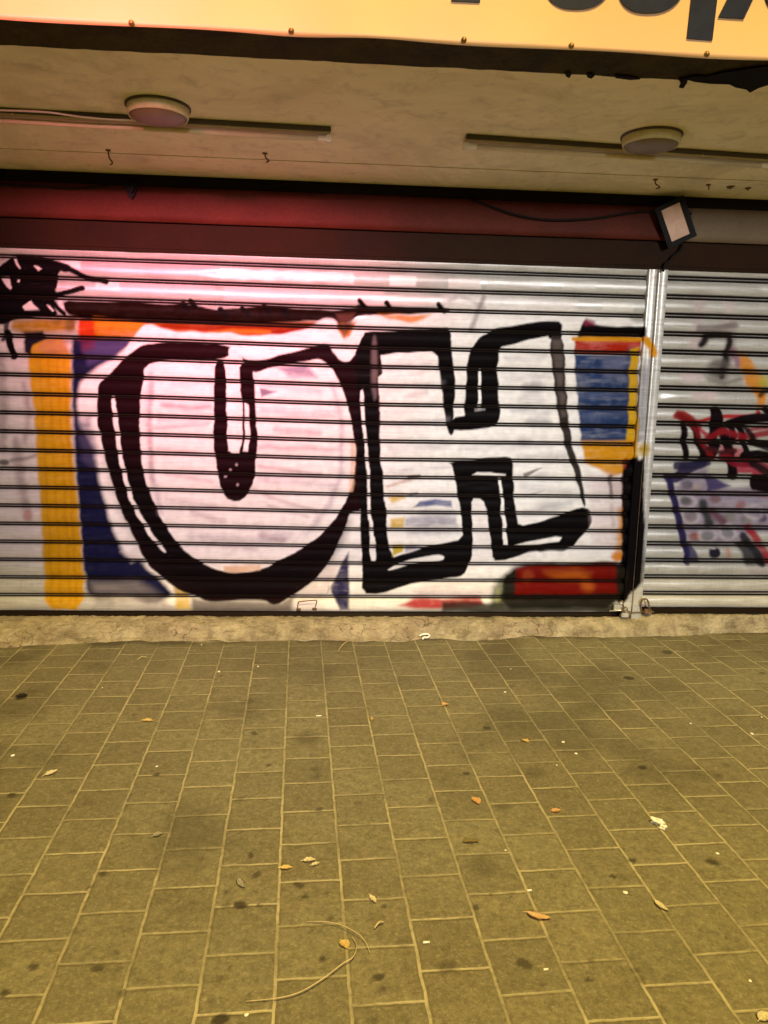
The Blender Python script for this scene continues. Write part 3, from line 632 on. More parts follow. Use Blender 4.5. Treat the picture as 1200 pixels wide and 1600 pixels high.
# pull handle on the bottom slat
bm = bmesh.new()
p = [wall(465, 952, -.012), wall(466, 942, -.03), wall(470, 940, -.036), wall(490, 938, -.036), wall(495, 939, -.03), wall(492, 950, -.012)]
add_tube(bm, catmull(p, 5), .0032, 8)
add_box(bm, wall(463, 955, -.014)-Vector((0, .001, 0)), wall(470, 950, -.006)+Vector((0, .004, 0)), .001)
add_box(bm, wall(488, 954, -.014)-Vector((0, .001, 0)), wall(495, 949, -.006)+Vector((0, .004, 0)), .001)
bm_obj('pull_handle', bm, M_rust, sh, True)

sh2 = thing('roller_shutter', 'bare silver roller shutter with red and black scrawl above a lavender blob', 'roller shutter', (0, 0, 0))
curtain('curtain', 2.085, 4.3, .1426, .1143, 20, .036, lambda X: 0*X, sh2)
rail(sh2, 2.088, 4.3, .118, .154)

# guide post between the shutters
gp = thing('guide_post', 'upright galvanised guide channel between the two shutters, smeared with orange and yellow paint', 'guide post', (2.03, 0, .06))
def post_strip(name, x0, x1, z0, z1):
    zs = np.arange(z0, z1, .005)
    prof = [(x0, .03), (x0, -.026), (x0+.003, -.030), (x0+.012, -.030), (x0+.022, -.028), (x0+.034, -.0285), (x1-.005, -.030), (x1-.002, -.0285), (x1, -.022), (x1, .03)]
    XX = np.array([[a for a, b in prof] for z in zs]); YY = np.array([[b for a, b in prof] for z in zs]); ZZ = np.array([[z]*len(prof) for z in zs])
    YY = YY + (vnoise(ZZ*4, XX*40)-.5)*.003*(YY < 0)
    V = np.stack([XX, YY, ZZ], -1).reshape(-1, 3)
    me = grid_mesh(name, V, len(prof), len(zs), False); set_paint(me, V)
    o = link(name, me, M_shutter, gp); o.matrix_parent_inverse = Matrix.Translation((-2.03, 0, -.06)); return o
xl0 = wall(1014, 424)[0]; xr0 = wall(1043, 430)[0]; xm = wall(1027.5, 427)[0]
post_strip('channel', 1.968, 2.026, .062, 2.362); post_strip('channel', 2.032, 2.096, .062, 2.362)
bm = bmesh.new(); add_box(bm, (2.0255, -.018, .062), (2.0325, .03, 2.362)); 
o = bm_obj('slit', bm, M_rust, gp); o.matrix_parent_inverse = Matrix.Translation((-2.03, 0, -.06))

# slide bolts and padlock at the foot of the post
bt = thing('slide_bolt', 'rusty slide bolt bridging the foot of the guide post and painted shutter', 'bolt', (1.93, -.04, .11))
def ws(x, y, Y=-.034): return wall(x, y, Y)
def child(o, par):
    o.parent = par; o.matrix_parent_inverse = Matrix.Translation(-par.location); return o
bm = bmesh.new(); add_box(bm, ws(959, 954, -.05)-Vector((0, 0, .002)), ws(972, 944)+Vector((0, .012, 0)), .002); child(bm_obj('keeper', bm, M_metal), bt)
bm = bmesh.new(); add_tube(bm, [ws(952, 954.5, -.052), ws(972, 953.5, -.052), ws(981, 953, -.052)], .0045, 10); child(bm_obj('bolt_rod', bm, M_metal, None, True), bt)
bm = bmesh.new(); add_tube(bm, catmull([ws(972, 938, -.05), ws(974, 946, -.056), ws(974, 956, -.056), ws(968, 962, -.05)], 4), .004, 8); child(bm_obj('lever', bm, M_rust, None, True), bt)
pk = thing('padlock', 'small tarnished padlock hanging below the slide bolt at the post foot', 'padlock', (1.97, -.06, .09))
bm = bmesh.new(); add_box(bm, ws(971, 965, -.072), ws(981, 957, -.05)+Vector((0, 0, 0)), .004); child(bm_obj('lock_body', bm, M_metal), pk)
bm = bmesh.new(); add_tube(bm, catmull([ws(972.5, 958, -.06), ws(972.5, 951, -.06), ws(976, 948.5, -.06), ws(980, 951, -.06), ws(980, 958, -.06)], 5), .0035, 8); child(bm_obj('shackle', bm, M_rust, None, True), pk)
hp = thing('hasp', 'rusty hasp with a round staple loop closing the bare silver shutter', 'hasp', (2.07, -.04, .12))
bm = bmesh.new(); add_box(bm, ws(988, 957, -.044), ws(1002, 944, -.036), .002); child(bm_obj('hasp_plate', bm, M_metal), hp)
bm = bmesh.new(); add_tube(bm, catmull([ws(1003, 958, -.045), ws(1001, 946, -.05), ws(1004, 937, -.055), ws(1011, 937, -.055), ws(1014, 946, -.05), ws(1015, 958, -.045)], 6), .006, 8); child(bm_obj('staple_loop', bm, M_rust, None, True), hp)
bm = bmesh.new(); add_box(bm, ws(1007, 960, -.06), ws(1017, 951, -.036), .004); add_tube(bm, [ws(985, 957, -.045), ws(1022, 956, -.045)], .004, 8); child(bm_obj('staple_base', bm, M_rust), hp)
tb = thing('bolt_stub', 'short grey iron stub standing under the middle of the guide post', 'iron stub', (2.0, -.05, .07))
bm = bmesh.new(); add_tube(bm, [ws(983, 970, -.05), ws(984, 955, -.05)], .007, 8); child(bm_obj('stub_rod', bm, M_rust, None, True), tb)
bm = bmesh.new(); add_box(bm, ws(986, 968, -.056), ws(1000, 959, -.04), .002); child(bm_obj('foot_plate', bm, M_metal), tb)

# ------------------------------------------------------------------ shop front above the shutters
ZC = 2.79
sf = thing('shop_front', 'dark red and brown fascia wall above the shutters, black beam along its top', 'shop front', (0, 0, 0))
XL, XR = -4.2, 5.2
bm = bmesh.new(); add_box(bm, (XL, -.060, 2.722), (XR, .25, ZC-.002), .004); bm_obj('beam', bm, M_beam, sf)
xp = wall(1062, 350, -.03)[0]
def panel(name, x0, x1, z0, z1, y, mat):
    xs = np.arange(x0, x1, .05); zs = np.linspace(z0, z1, 6)
    XX, ZZ = np.meshgrid(xs, zs); YY = y+(fbm(XX*1.5, ZZ*4, 3)-.5)*.012
    V = np.stack([XX, YY, ZZ], -1).reshape(-1, 3); V2 = V.copy(); 
    me = grid_mesh(name, V, len(xs), len(zs)); o = link(name, me, mat, sf)
    so = o.modifiers.new('thick', 'SOLIDIFY'); so.thickness = .03; so.offset = 1
    return o
panel('red_panel', XL, xp+.03, 2.527, 2.722, -.034, M_red)
panel('beige_panel', xp+.03, XR, 2.527, 2.722, -.034, M_beige)
bm = bmesh.new(); add_box(bm, (XL, -.030, 2.372), (XR, .2, 2.5255), .006)
bm_obj('shutter_box', bm, M_brown, sf)
bm = bmesh.new(); add_box(bm, (XL, -.040, 2.358), (XR, .1, 2.3715), .003); bm_obj('box_lip', bm, M_brown, sf)
# side walls beyond the frame and the dark interior behind
bm = bmesh.new(); add_box(bm, (XL, -.02, -.1), (-2.76, .3, 2.357), .01); bm_obj('side_wall', bm, M_beige, sf)
bm = bmesh.new(); add_box(bm, (4.31, -.02, -.1), (XR, .3, 2.357), .01); bm_obj('side_wall', bm, M_beige, sf)
bm = bmesh.new(); add_box(bm, (XL, .31, -.1), (XR, .4, 3.4)); bm_obj('inner_wall', bm, M_beam, sf)

# canopy slab
bm = bmesh.new(); add_box(bm, (XL-.5, -1.80, ZC), (XR+.5, .3, ZC+.35), .006)
cn = bm_obj('canopy', bm, M_ceiling); tag(cn, 'mottled concrete canopy soffit above the shutters, stained and dirty', 'canopy')

# thin board seam across the soffit and hooks
tm = thing('cover_strip', 'thin wooden cover strip running along the soffit behind the tube lamps', 'cover strip', (0, -.55, ZC))
bm = bmesh.new(); a, b = ground(0, 232, ZC), ground(1200, 297, ZC)
add_box(bm, (XL, a[1]-.009, ZC-.004), (XR, a[1]+.009, ZC-.0005), .002); child(bm_obj('strip_body', bm, M_ceiling), tm)
def hook(px, py, ln, label, bend=.02):
    p = ground(px, py, ZC)
    h = thing('ceiling_hook', label, 'hook', p)
    bm = bmesh.new(); add_lathe(bm, [(0, .0), (.014, 0), (.014, -.004), (.006, -.007), (0, -.007)], (0, 0, -.0005), 14); bm_obj('hook_plate', bm, M_rust, h)
    bm = bmesh.new(); add_tube(bm, catmull([(0, 0, -.005), (.004, 0, -ln*.5), (bend, .0, -ln*.85), (bend*.3, 0, -ln)], 5), .0038, 7); bm_obj('hook_shank', bm, M_rust, h, True)
hook(169, 234, .075, 'thin rusty hook hanging from the soffit below the left round lamp')
hook(414, 239, .045, 'stubby rusty hook under the inner end of the left tube lamp')
hook(1024, 280, .05, 'bent wire hook in the soffit just above the floodlight', .03)
hook(1107, 288, .03, 'short straight hook in the soffit past the floodlight', .004)
def patch(px, py, r_, label):
    p = ground(px, py, ZC); bm = bmesh.new()
    n = 14; top = []; 
    for k in range(n):
        q = r_*(.7+.6*random.random()); top.append(bm.verts.new((q*math.cos(6.283*k/n), q*1.3*math.sin(6.283*k/n), -.001)))
    c = bm.verts.new((0, 0, -.018))
    for k in range(n): bm.faces.new((top[k], top[(k+1) % n], c))
    o = bm_obj('cable_clip', bm, M_rust, None, True, p); tag(o, label, 'cable clip')
patch(1141, 291, .024, 'dark rusted anchor lump on the soffit near the right edge, the larger of two')
patch(1169, 293, .016, 'small dark anchor lump on the soffit beside a larger one')

# round ceiling lamps
def round_lamp(px, py, rad, tilt, label):
    p = ground(px, py, ZC)
    t = thing('ceiling_lamp', label, 'ceiling lamp', p, 'round lamps on the soffit')
    bm = bmesh.new(); add_lathe(bm, [(rad*1.02, 0), (rad*1.04, -.006), (rad*1.03, -.034), (rad*1.0, -.046), (rad*.97, -.046), (rad*.965, -.038)], (0, 0, -.001), 64); bm_obj('rim', bm, M_rim, t, True)
    bm = bmesh.new(); add_lathe(bm, [(rad*.966, -.040), (rad*.90, -.052), (rad*.6, -.062), (rad*.25, -.066), (0, -.067)], (0, 0, 0), 64); bm_obj('diffuser', bm, M_diff, t, True)
    bm = bmesh.new(); add_lathe(bm, [(rad*1.10, -.001), (rad*1.10, -.007), (rad*1.035, -.010)], (0, 0, 0), 64); bm_obj('base_ring', bm, M_battendark, t, True)
    return t
round_lamp(247, 166, .128, 0, 'round ceiling lamp overlapping the tube lamp whose white cap faces right')
round_lamp(1018, 212, .128, 0, 'round ceiling lamp with a bright cream rim, above the floodlight')

# tube lamps
def tube_lamp(xa, xb, ya, yb, label, capend):
    t = thing('tube_lamp', label, 'tube lamp', ((xa+xb)/2, (ya+yb)/2, ZC), 'unlit tube lamps on the soffit')
    hl = abs(xb-xa)/2
    t.rotation_euler = (0, 0, math.atan2(yb-ya, xb-xa))
    bm = bmesh.new(); add_box(bm, (-hl, -.030, -.022), (hl, -.0165, -.0005), .003); bm_obj('batten', bm, M_battendark, t)
    bm = bmesh.new(); add_box(bm, (-hl, -.016, -.024), (hl, .055, -.0005), .006); bm_obj('reflector', bm, M_batten, t)
    bm = bmesh.new(); add_tube(bm, [(-hl+.05, .014, -.043), (hl-.05, .014, -.043)], .013, 14); bm_obj('glass_tube', bm, M_tube, t, True)
    for s in (-1, 1):
        bm = bmesh.new(); add_box(bm, (s*hl-.022 if s > 0 else s*hl-.004, -.002, -.060), (s*hl+.004 if s > 0 else s*hl+.022, .034, -.026), .004)
        add_tube(bm, [(s*(hl-.06), .014, -.043), (s*(hl-.02), .014, -.043)], .0145, 14)
        bm_obj('end_cap', bm, M_cap, t)
    # clips
    for k in (-.5, 0, .5):
        bm = bmesh.new(); add_box(bm, (k*hl-.004, -.028, -.030), (k*hl+.004, -.018, -.0225)); bm_obj('clip', bm, M_batten, t)
    return t
e1 = ground(517, 211, ZC-.03); l1 = ground(0, 178, ZC-.03)
tube_lamp(e1[0]-1.9, e1[0], e1[1]-.07, e1[1], 'unlit tube lamp on the soffit with a pale wire sagging along it', 1)
e2 = ground(726, 222, ZC-.03); l2 = ground(1198, 255, ZC-.03)
tube_lamp(e2[0], l2[0]+.03, e2[1], l2[1]-.015, 'unlit tube lamp running behind the cream rimmed round lamp', -1)
w = [ground(-60, 168, ZC-.034), ground(0, 172, ZC-.034), ground(40, 173.5, ZC-.034), ground(80, 176, ZC-.036), ground(130, 183, ZC-.037), ground(180, 187, ZC-.036), ground(232, 188.5, ZC-.034)]
bm = bmesh.new(); add_tube(bm, catmull(w, 6), .0042, 8); tag(bm_obj('wire', bm, M_wire, None, True), 'thin pale wire sagging along the tube lamp up to the round lamp', 'wire')

# cables on the fascia
def cable(pts, r_, label, Y=-.080):
    bm = bmesh.new(); add_tube(bm, catmull([wall(x, y, Y) for x, y in pts], 7), r_, 8)
    tag(bm_obj('cable', bm, M_cable, None, True), label, 'cable')
cable([(735, 311), (760, 320), (800, 334), (840, 342), (880, 344), (930, 341), (975, 334), (1005, 330), (1026, 332)], .0075, 'black cable sagging across the red fascia to the floodlight')
cable([(-40, 285), (20, 289), (60, 291), (110, 294), (150, 292), (175, 288)], .006, 'thin dark cable drooping under the beam at the left of the red fascia')
bm = bmesh.new()
prism(bm, [wall(x, y, -.075) for x, y in ((193, 287), (219, 287), (214, 298), (207, 312), (202, 309), (197, 297))], (0, -.012, 0))
prism(bm, [wall(x, y, -.0905) for x, y in ((200, 289), (212, 289), (209, 300), (205, 302))], (0, -.02, 0))
tag(bm_obj('bracket', bm, M_darkmetal), 'small black pointed bracket hanging from the beam on the red fascia', 'bracket')

# floodlight
Yf = -.14
c0 = wall(1055.5, 347, Yf)
fl = thing('floodlight', 'black floodlight tilted sideways above the guide post, pale glass face', 'floodlight', c0)
tl, tr, br_, bl = [wall(x, y, Yf) for x, y in ((1033.5, 329.5), (1060.5, 313.7), (1077.7, 364), (1050, 379))]
wv = ((tr-tl)+(br_-bl))/2; hv = ((tl-bl)+(tr-br_))/2
W_, H_ = wv.length, hv.length
ex = wv.normalized(); ez = hv.normalized(); ey = ez.cross(ex).normalized(); ez = ex.cross(ey).normalized()*(1 if ex.cross(ey).dot(ez) > 0 else -1)
R = Matrix((ex, ey, ez)).transposed().to_4x4()
YR = Matrix.Rotation(math.radians(-20), 4, 'Z') @ Matrix.Rotation(math.radians(7), 4, 'X')
RR = Matrix.Rotation(math.radians(5), 4, 'Y') @ R @ YR
def fpart(name, fn, mat, smooth=False):
    bm = bmesh.new(); fn(bm)
    for v in bm.verts: v.co = RR @ v.co
    return bm_obj(name, bm, mat, fl, smooth)
w2, h2 = W_/2*.92, H_/2*.99
fpart('housing', lambda bm: (add_box(bm, (-w2-.030, -.002, -h2-.026), (w2+.030, .075, h2+.026), .010), [add_box(bm, (-w2+.01+i*.022, .0755, -h2), (-w2+.016+i*.022, .09, h2), .001) for i in range(5)]), M_darkmetal)
def rimf(bm):
    add_box(bm, (-w2-.032, -.014, h2), (w2+.032, -.003, h2+.028), .002); add_box(bm, (-w2-.032, -.014, -h2-.028), (w2+.032, -.003, -h2), .002)
    add_box(bm, (-w2-.032, -.014, -h2+.0005), (-w2, -.003, h2-.0005), .002); add_box(bm, (w2, -.014, -h2+.0005), (w2+.032, -.003, h2-.0005), .002)
fpart('bezel', rimf, M_darkmetal)
fpart('glass', lambda bm: add_box(bm, (-w2+.0005, -.007, -h2+.001), (w2-.0005, -.0025, h2-.001)), M_floodglass)
def yoke(bm):
    add_tube(bm, catmull([(-w2-.032, .04, 0), (-w2-.042, .05, 0), (-w2-.038, .09, .0), (0, .105, 0), (w2+.038, .09, 0), (w2+.042, .05, 0), (w2+.032, .04, 0)], 6), .007, 8)
    add_box(bm, (-.02, .098, -.015), (.02, .125, .015), .003)
fpart('yoke', yoke, M_darkmetal, True)
bm = bmesh.new(); add_tube(bm, [c0+Vector((.0, .085, .0)), Vector((c0[0], -.025, c0[2]+.01))], .012, 8); o = bm_obj('arm', bm, M_darkmetal); child(o, fl)
cable([(1068, 380), (1062, 392), (1052, 400), (1046, 408), (1040, 412), (1036, 424)], .008, 'short dark cable dropping from the floodlight to the guide post top', -.062)

# ------------------------------------------------------------------ sign banner on the canopy edge
YB = -2.0
sg = thing('sign_banner', 'yellow banner sign with dark navy lettering on the canopy edge', 'sign', (0, YB, 2.79))
bz = wall(600, 63, YB)[2]
xs = np.arange(XL-.3, XR+.3, .04); zs = np.concatenate([np.linspace(bz, bz+.12, 8), np.linspace(bz+.16, bz+.85, 14)])
XX, ZZ = np.meshgrid(xs, zs)
YY = YB - .004*np.sin(XX*9+2*np.sin(XX*2.2))*np.exp(-(ZZ-bz)*9) + (fbm(XX*1.2, ZZ*2, 3)-.5)*.012
ZZ = ZZ + np.where(ZZ < bz+.01, .0035*np.sin(XX*8.0), 0)
V = np.stack([XX, YY, ZZ], -1).reshape(-1, 3)
me = grid_mesh('banner_panel', V, len(xs), len(zs)); o = link('banner_panel', me, M_banner); child(o, sg)
so = o.modifiers.new('thick', 'SOLIDIFY'); so.thickness = .003; so.offset = 1
bm = bmesh.new(); add_box(bm, (XL-.3, YB+.013, bz+.012), (XR+.3, -1.803, bz+.8), .004); child(bm_obj('sign_frame', bm, M_frame), sg)
# underside board with ragged edge
bm = bmesh.new(); n = 240
ra = []; 
for i in range(n+1):
    x = XL-.3+(XR-XL+.6)*i/n
    e = .010*(vnoise(np.array([x*9.0]), np.array([3.3]))[0]-.4) + .012*(vnoise(np.array([x*31.0]), np.array([8.3]))[0]-.5)
    ra.append((x, -1.797+e))
f0 = [bm.verts.new((x, YB+.012, bz+.008)) for x, y in ra]; f1 = [bm.verts.new((x, y, ZC-.004)) for x, y in ra]
g0 = [bm.verts.new((x, YB+.012, bz+.0115)) for x, y in ra]; g1 = [bm.verts.new((x, y, ZC-.0005)) for x, y in ra]
for i in range(n):
    bm.faces.new((f0[i], f0[i+1], f1[i+1], f1[i])); bm.faces.new((g0[i], g1[i], g1[i+1], g0[i+1])); bm.faces.new((f1[i], f1[i+1], g1[i+1], g1[i]))
child(bm_obj('underside_board', bm, M_frame), sg)
# torn dark flap and crumbs along the inner edge
def rag(pts, name='torn_flap'):
    bm = bmesh.new(); prism(bm, [ground(x, y, ZC-.006) for x, y in pts], (0, 0, -.005))
    child(bm_obj(name, bm, M_beam), sg)
rag([(1070, 121), (1085, 117), (1105, 118), (1130, 112), (1160, 108), (1200, 104), (1240, 104), (1240, 132), (1200, 131), (1185, 136), (1172, 143), (1166, 138), (1150, 135), (1140, 130), (1110, 129), (1085, 126)])
rag([(882, 112), (888, 111), (893, 114), (890, 120), (885, 118)]); rag([(916, 114), (924, 113), (929, 117), (924, 121), (918, 119)])
rag([(1060, 122), (1074, 121), (1074, 127), (1068, 136), (1061, 135), (1064, 128)]); rag([(960, 116), (985, 118), (1000, 122), (985, 123), (962, 120)])
# lettering
def letter(shapes):
    bm = bmesh.new()
    for pts in shapes: prism(bm, [wall(x, y, YB-.0065) for x, y in pts], (0, -.0015, 0))
    child(bm_obj('letter', bm, M_letter), sg)
def ring(cx, cy, rx, ry, t, slant=0.0, n=40):
    bm = bmesh.new(); R4 = []
    for k in range(n):
        c, s = math.cos(6.28318*k/n), math.sin(6.28318*k/n)
        row = []
        for q, yy in ((1, -.0065), (1, -.0083), (0, -.0083), (0, -.0065)):
            ax, ay = (rx, ry) if q else (rx-t, ry-t)
            x = cx+ax*abs(c)**.85*(1 if c >= 0 else -1); y = cy+ay*abs(s)**.85*(1 if s >= 0 else -1)
            row.append(bm.verts.new(wall(x-slant*(y-cy), y, YB+yy)))
        R4.append(row)
    for k in range(n):
        A, B = R4[k], R4[(k+1) % n]
        for j in range(4): bm.faces.new((A[j], A[(j+1) % 4], B[(j+1) % 4], B[j]))
    return bm
letter([[(705, 2), (750, 4), (764, -120), (719, -122)]])
child(bm_obj('letter', ring(905, -30, 52, 44.5, 30, .12), M_letter), sg)
bm = ring(1019, -26, 52, 46.5, 30, .12)
prism(bm, [wall(x, y, YB-.0065) for x, y in ((1073, 60), (1113, 63.5), (1134, -112), (1092, -112))], (0, -.0013, 0))
child(bm_obj('letter', bm, M_letter), sg)
letter([[(1122, 27), (1162, 29.5), (1228, -110), (1190, -110)]])
child(bm_obj('letter', ring(1250, -22, 54, 47, 30, .12), M_letter), sg)
for x, y in [(205, 35.5), (455, 48), (725, 62), (893, 71), (1105, 84), (-50, 24)]:
    p = wall(x, y, YB-.007)
    bm = bmesh.new(); n = 12
    add_lathe(bm, [(0, .010), (.005, .0095), (.0085, .006), (.0095, 0.0), (.0135, -.0005), (.0135, -.003)], (0, 0, 0), 16)
    for v in bm.verts: v.co = Vector((v.co.x, -v.co.z, v.co.y))*.75+p
    child(bm_obj('screw', bm, M_brass, None, True), sg)

# ------------------------------------------------------------------ threshold
xs = np.arange(-4.2, 5.2, .008)
nv = 36
rows = []
for j in range(nv):
    t = j/(nv-1)
    rows.append(t)
XX, TT = np.meshgrid(xs, np.array(rows))
front = -.200+.0506*(XX-.34)
front = front + (fbm(XX*3.0, 0*XX+2, 3)-.5)*.11*np.clip(1.4-XX*.3, .35, 1.6) + (fbm(XX*11, 0*XX+5, 3)-.5)*.035
topz = .094+.020*np.clip((XX-1.85)/.4, 0, 1)
s_ = np.clip((TT-.30)/.70, 0, 1)                       # 0 on top, 1 at the foot of the slope
YY = np.where(TT < .30, .12+(-.035-.12)*(TT/.30), -.035+(front+.035)*s_**.75)
ZZ = topz*(.35*(1-s_**2.2)+.65*np.clip(1-s_*1.25, 0, 1)**.8) - .006*(s_ > .98)
ZZ = ZZ + (fbm(XX*9, YY*9+4, 5)-.5)*.050*np.clip(s_*3, .2, 1)*np.clip((1.02-s_)*6, 0, 1) + (fbm(XX*40, YY*40, 3)-.5)*.014*np.clip((1.02-s_)*6, 0, 1)
V = np.stack([XX, YY, ZZ], -1).reshape(-1, 3)
me = grid_mesh('threshold', V, len(xs), nv)
tag(link('threshold', me, M_thresh), 'rough mortar threshold step under the shutters, crumbling onto the pavers', 'threshold')

# ------------------------------------------------------------------ ground
SP = [(33,1089,11,.9),(50,1080,8,.5),(398,1145,7,.7),(420,1194,5,.8),(245,1211,6,.8),(17,1241,9,.8),(210,1115,5,.6),(495,1200,10,.5),(497,1212,9,.5),(377,1246,8,.5),(480,1152,26,.4),(387,1095,16,.45),(500,1263,6,.6),(560,1255,9,.4),(112,1236,7,.4),(135,1255,10,.3),
(1042,1018,10,.75),(1153,1001,7,.6),(982,1058,8,.9),(1191,1052,6,.6),(762,1136,7,.85),(815,1156,5,.7),(751,1162,6,.6),(1004,1198,9,.9),(1035,1197,6,.5),(727,1208,7,.8),(675,1249,8,.45),(787,1260,13,.45),(1132,1192,9,.4),(1122,1210,9,.45),(755,1030,7,.5),(813,1111,6,.5),(835,1205,20,.35),(1047,1265,12,.35),(800,1055,24,.3),
(390,1335,7,.75),(402,1365,9,.7),(466,1381,8,.75),(476,1400,8,.8),(510,1393,6,.65),(378,1414,12,.9),(356,1415,8,.5),(404,1415,5,.7),(162,1365,8,.7),(141,1384,5,.7),(150,1514,11,.7),(180,1514,6,.5),(50,1507,9,.7),(2,1552,11,.8),(188,1550,8,.6),(501,1495,9,.8),(590,1525,11,.8),(344,1590,16,1.0),(359,1511,5,.6),(345,1526,8,.4),(585,1590,9,.5),(484,1452,5,.5),(529,1506,5,.5),
(755,1352,26,.35),(742,1416,7,.75),(801,1400,4,.6),(765,1395,4,.6),(960,1368,6,.85),(975,1369,9,.4),(992,1344,7,.8),(1112,1345,10,.85),(818,1501,14,.75),(702,1507,15,.5),(921,1530,7,.75),(848,1536,5,.6),(1000,1530,10,.4),(922,1498,6,.5),(602,1416,5,.7),(1037,1571,5,.5),(700,1480,10,.25),(260,1300,8,.3),(20,1030,40,.4),(60,1015,22,.35),(1030,1080,60,.22),(60,1180,50,.25),(155,1040,26,.3),(630,1470,14,.25),(300,1420,30,.15)]
GX = np.arange(-3.2, 4.6, .009); GY = np.arange(-4.2, .3, .009)
XX, YY = np.meshgrid(GX, GY)
st = np.zeros_like(XX)
wx = XX+(fbm(XX*14, YY*14, 3)-.5)*.03; wy = YY+(fbm(XX*14+30, YY*14, 3)-.5)*.03
for x, y, r_, d in SP:
    p = ground(x, y); q = ground(x+r_, y); R_ = (q-p).length*.85
    dd = np.hypot(wx-p[0], (wy-p[1]))/R_
    soft = .25 if d >= .55 else .8
    st = np.maximum(st, d*np.clip((1+soft*.5-dd)/soft, 0, 1)*1.1)
# grime gathered along the threshold
dist = np.clip((-.200+.0506*(XX-.34))-YY, 0, 9)
st = np.maximum(st, .75*np.exp(-dist/.05)*np.clip((fbm(XX*5, YY*9, 4)-.40)*5, 0, 1)); st = np.maximum(st, .30*np.exp(-dist/.5)*np.clip((fbm(XX*1.6+3, YY*2.2, 4)-.42)*4, 0, 1))
st = np.maximum(st, .38*np.clip((fbm(XX*2.1+9, YY*2.1, 5)-.56)*6, 0, 1))
# a scatter of tiny spots
for i in range(420):
    x, y = rng.uniform(-2.8, 4.2), rng.uniform(-4.0, -.2); R_ = .003+.011*rng.random()**3; d = rng.uniform(.2, .75)
    i0, j0 = int((y+4.2)/.009), int((x+3.2)/.009); k = 4
    sl = (slice(max(i0-k, 0), i0+k), slice(max(j0-k, 0), j0+k))
    st[sl] = np.maximum(st[sl], d*np.clip(1.4-np.hypot(wx[sl]-x, wy[sl]-y)/R_, 0, 1))
ZZ = (fbm(XX*1.1, YY*1.1, 3)-.5)*.012 - .0045
V = np.stack([XX, YY, ZZ], -1).reshape(-1, 3)
me = grid_mesh('pavement', V, len(GX), len(GY))
a = me.attributes.new('stain', 'FLOAT', 'POINT'); a.data.foreach_set('value', st.ravel().astype(np.float32))
struct(link('pavement', me, M_pave))
def sheet(name, x0, x1, y0, y1, z, mat):
    me = bpy.data.meshes.new(name); me.from_pydata([(x0, y0, z), (x1, y0, z), (x1, y1, z), (x0, y1, z)], [], [(0, 1, 2, 3)]); return struct(link(name, me, mat))
sheet('pavement', -40, -3.2, -12, .3, -.0045, M_pave); sheet('pavement', 4.594, 40, -12, .3, -.0045, M_pave); sheet('pavement', -3.2, 4.594, -12, -4.2, -.0045, M_pave)
bm = bmesh.new(); add_box(bm, (-40, -12.15, -.3), (40, -12.002, 0), .012); struct(bm_obj('kerb', bm, M_kerb))
sheet('road', -300, 300, -300, -12.151, -.13, M_asphalt)
sheet('ground', -300, 300, -12, 300, -.2, M_asphalt)

# ------------------------------------------------------------------ litter
def leaf(px, py, ln, wd, ang, mat, label, curl=.25, name='leaf', cat='leaf', Z=.004):
    """ln, wd in metres; ang in degrees on the ground"""
    bm = bmesh.new(); nu, nv_ = 11, 7; grid = []; ln *= 1.15; wd *= 1.3
    bend = random.uniform(-.25, .25)
    for i in range(nu):
        t = i/(nu-1); w_ = wd*.5*(math.sin(math.pi*t**.85)**.8 if 0 < t < 1 else .02)
        row = []
        for j in range(nv_):
            s = j/(nv_-1)*2-1
            x = (t-.5)*ln; y = s*w_+bend*ln*(t-.5)**2*2
            z = curl*wd*(abs(s)**1.6)*math.sin(math.pi*t) + curl*ln*.35*(2*t-1)**2 + .0015*math.sin(i*1.9+j*1.3)
            row.append(bm.verts.new((x, y, z)))
        grid.append(row)
    for i in range(nu-1):
        for j in range(nv_-1): bm.faces.new((grid[i][j], grid[i+1][j], grid[i+1][j+1], grid[i][j+1]))
    r_ = bmesh.ops.solidify(bm, geom=bm.faces[:], thickness=.0008)
    add_tube(bm, [(-.5*ln-.16*ln, bend*ln*.5, .003), (-.5*ln, bend*ln*.5, curl*ln*.35), (-.2*ln, .02*ln, .002), (.3*ln, .02*ln, .002)], [.0009, .0009, .0007, .0004], 5)
    zmin = min(v.co.z for v in bm.verts)
    for v in bm.verts: v.co.z -= zmin
    p = ground(px, py); p.z = Z-.006
    o = bm_obj(name, bm, mat, None, True, p); o.rotation_euler = (0, 0, math.radians(ang))
    tag(o, label, cat, 'dry leaves on the pavers' if cat == 'leaf' else None); return o
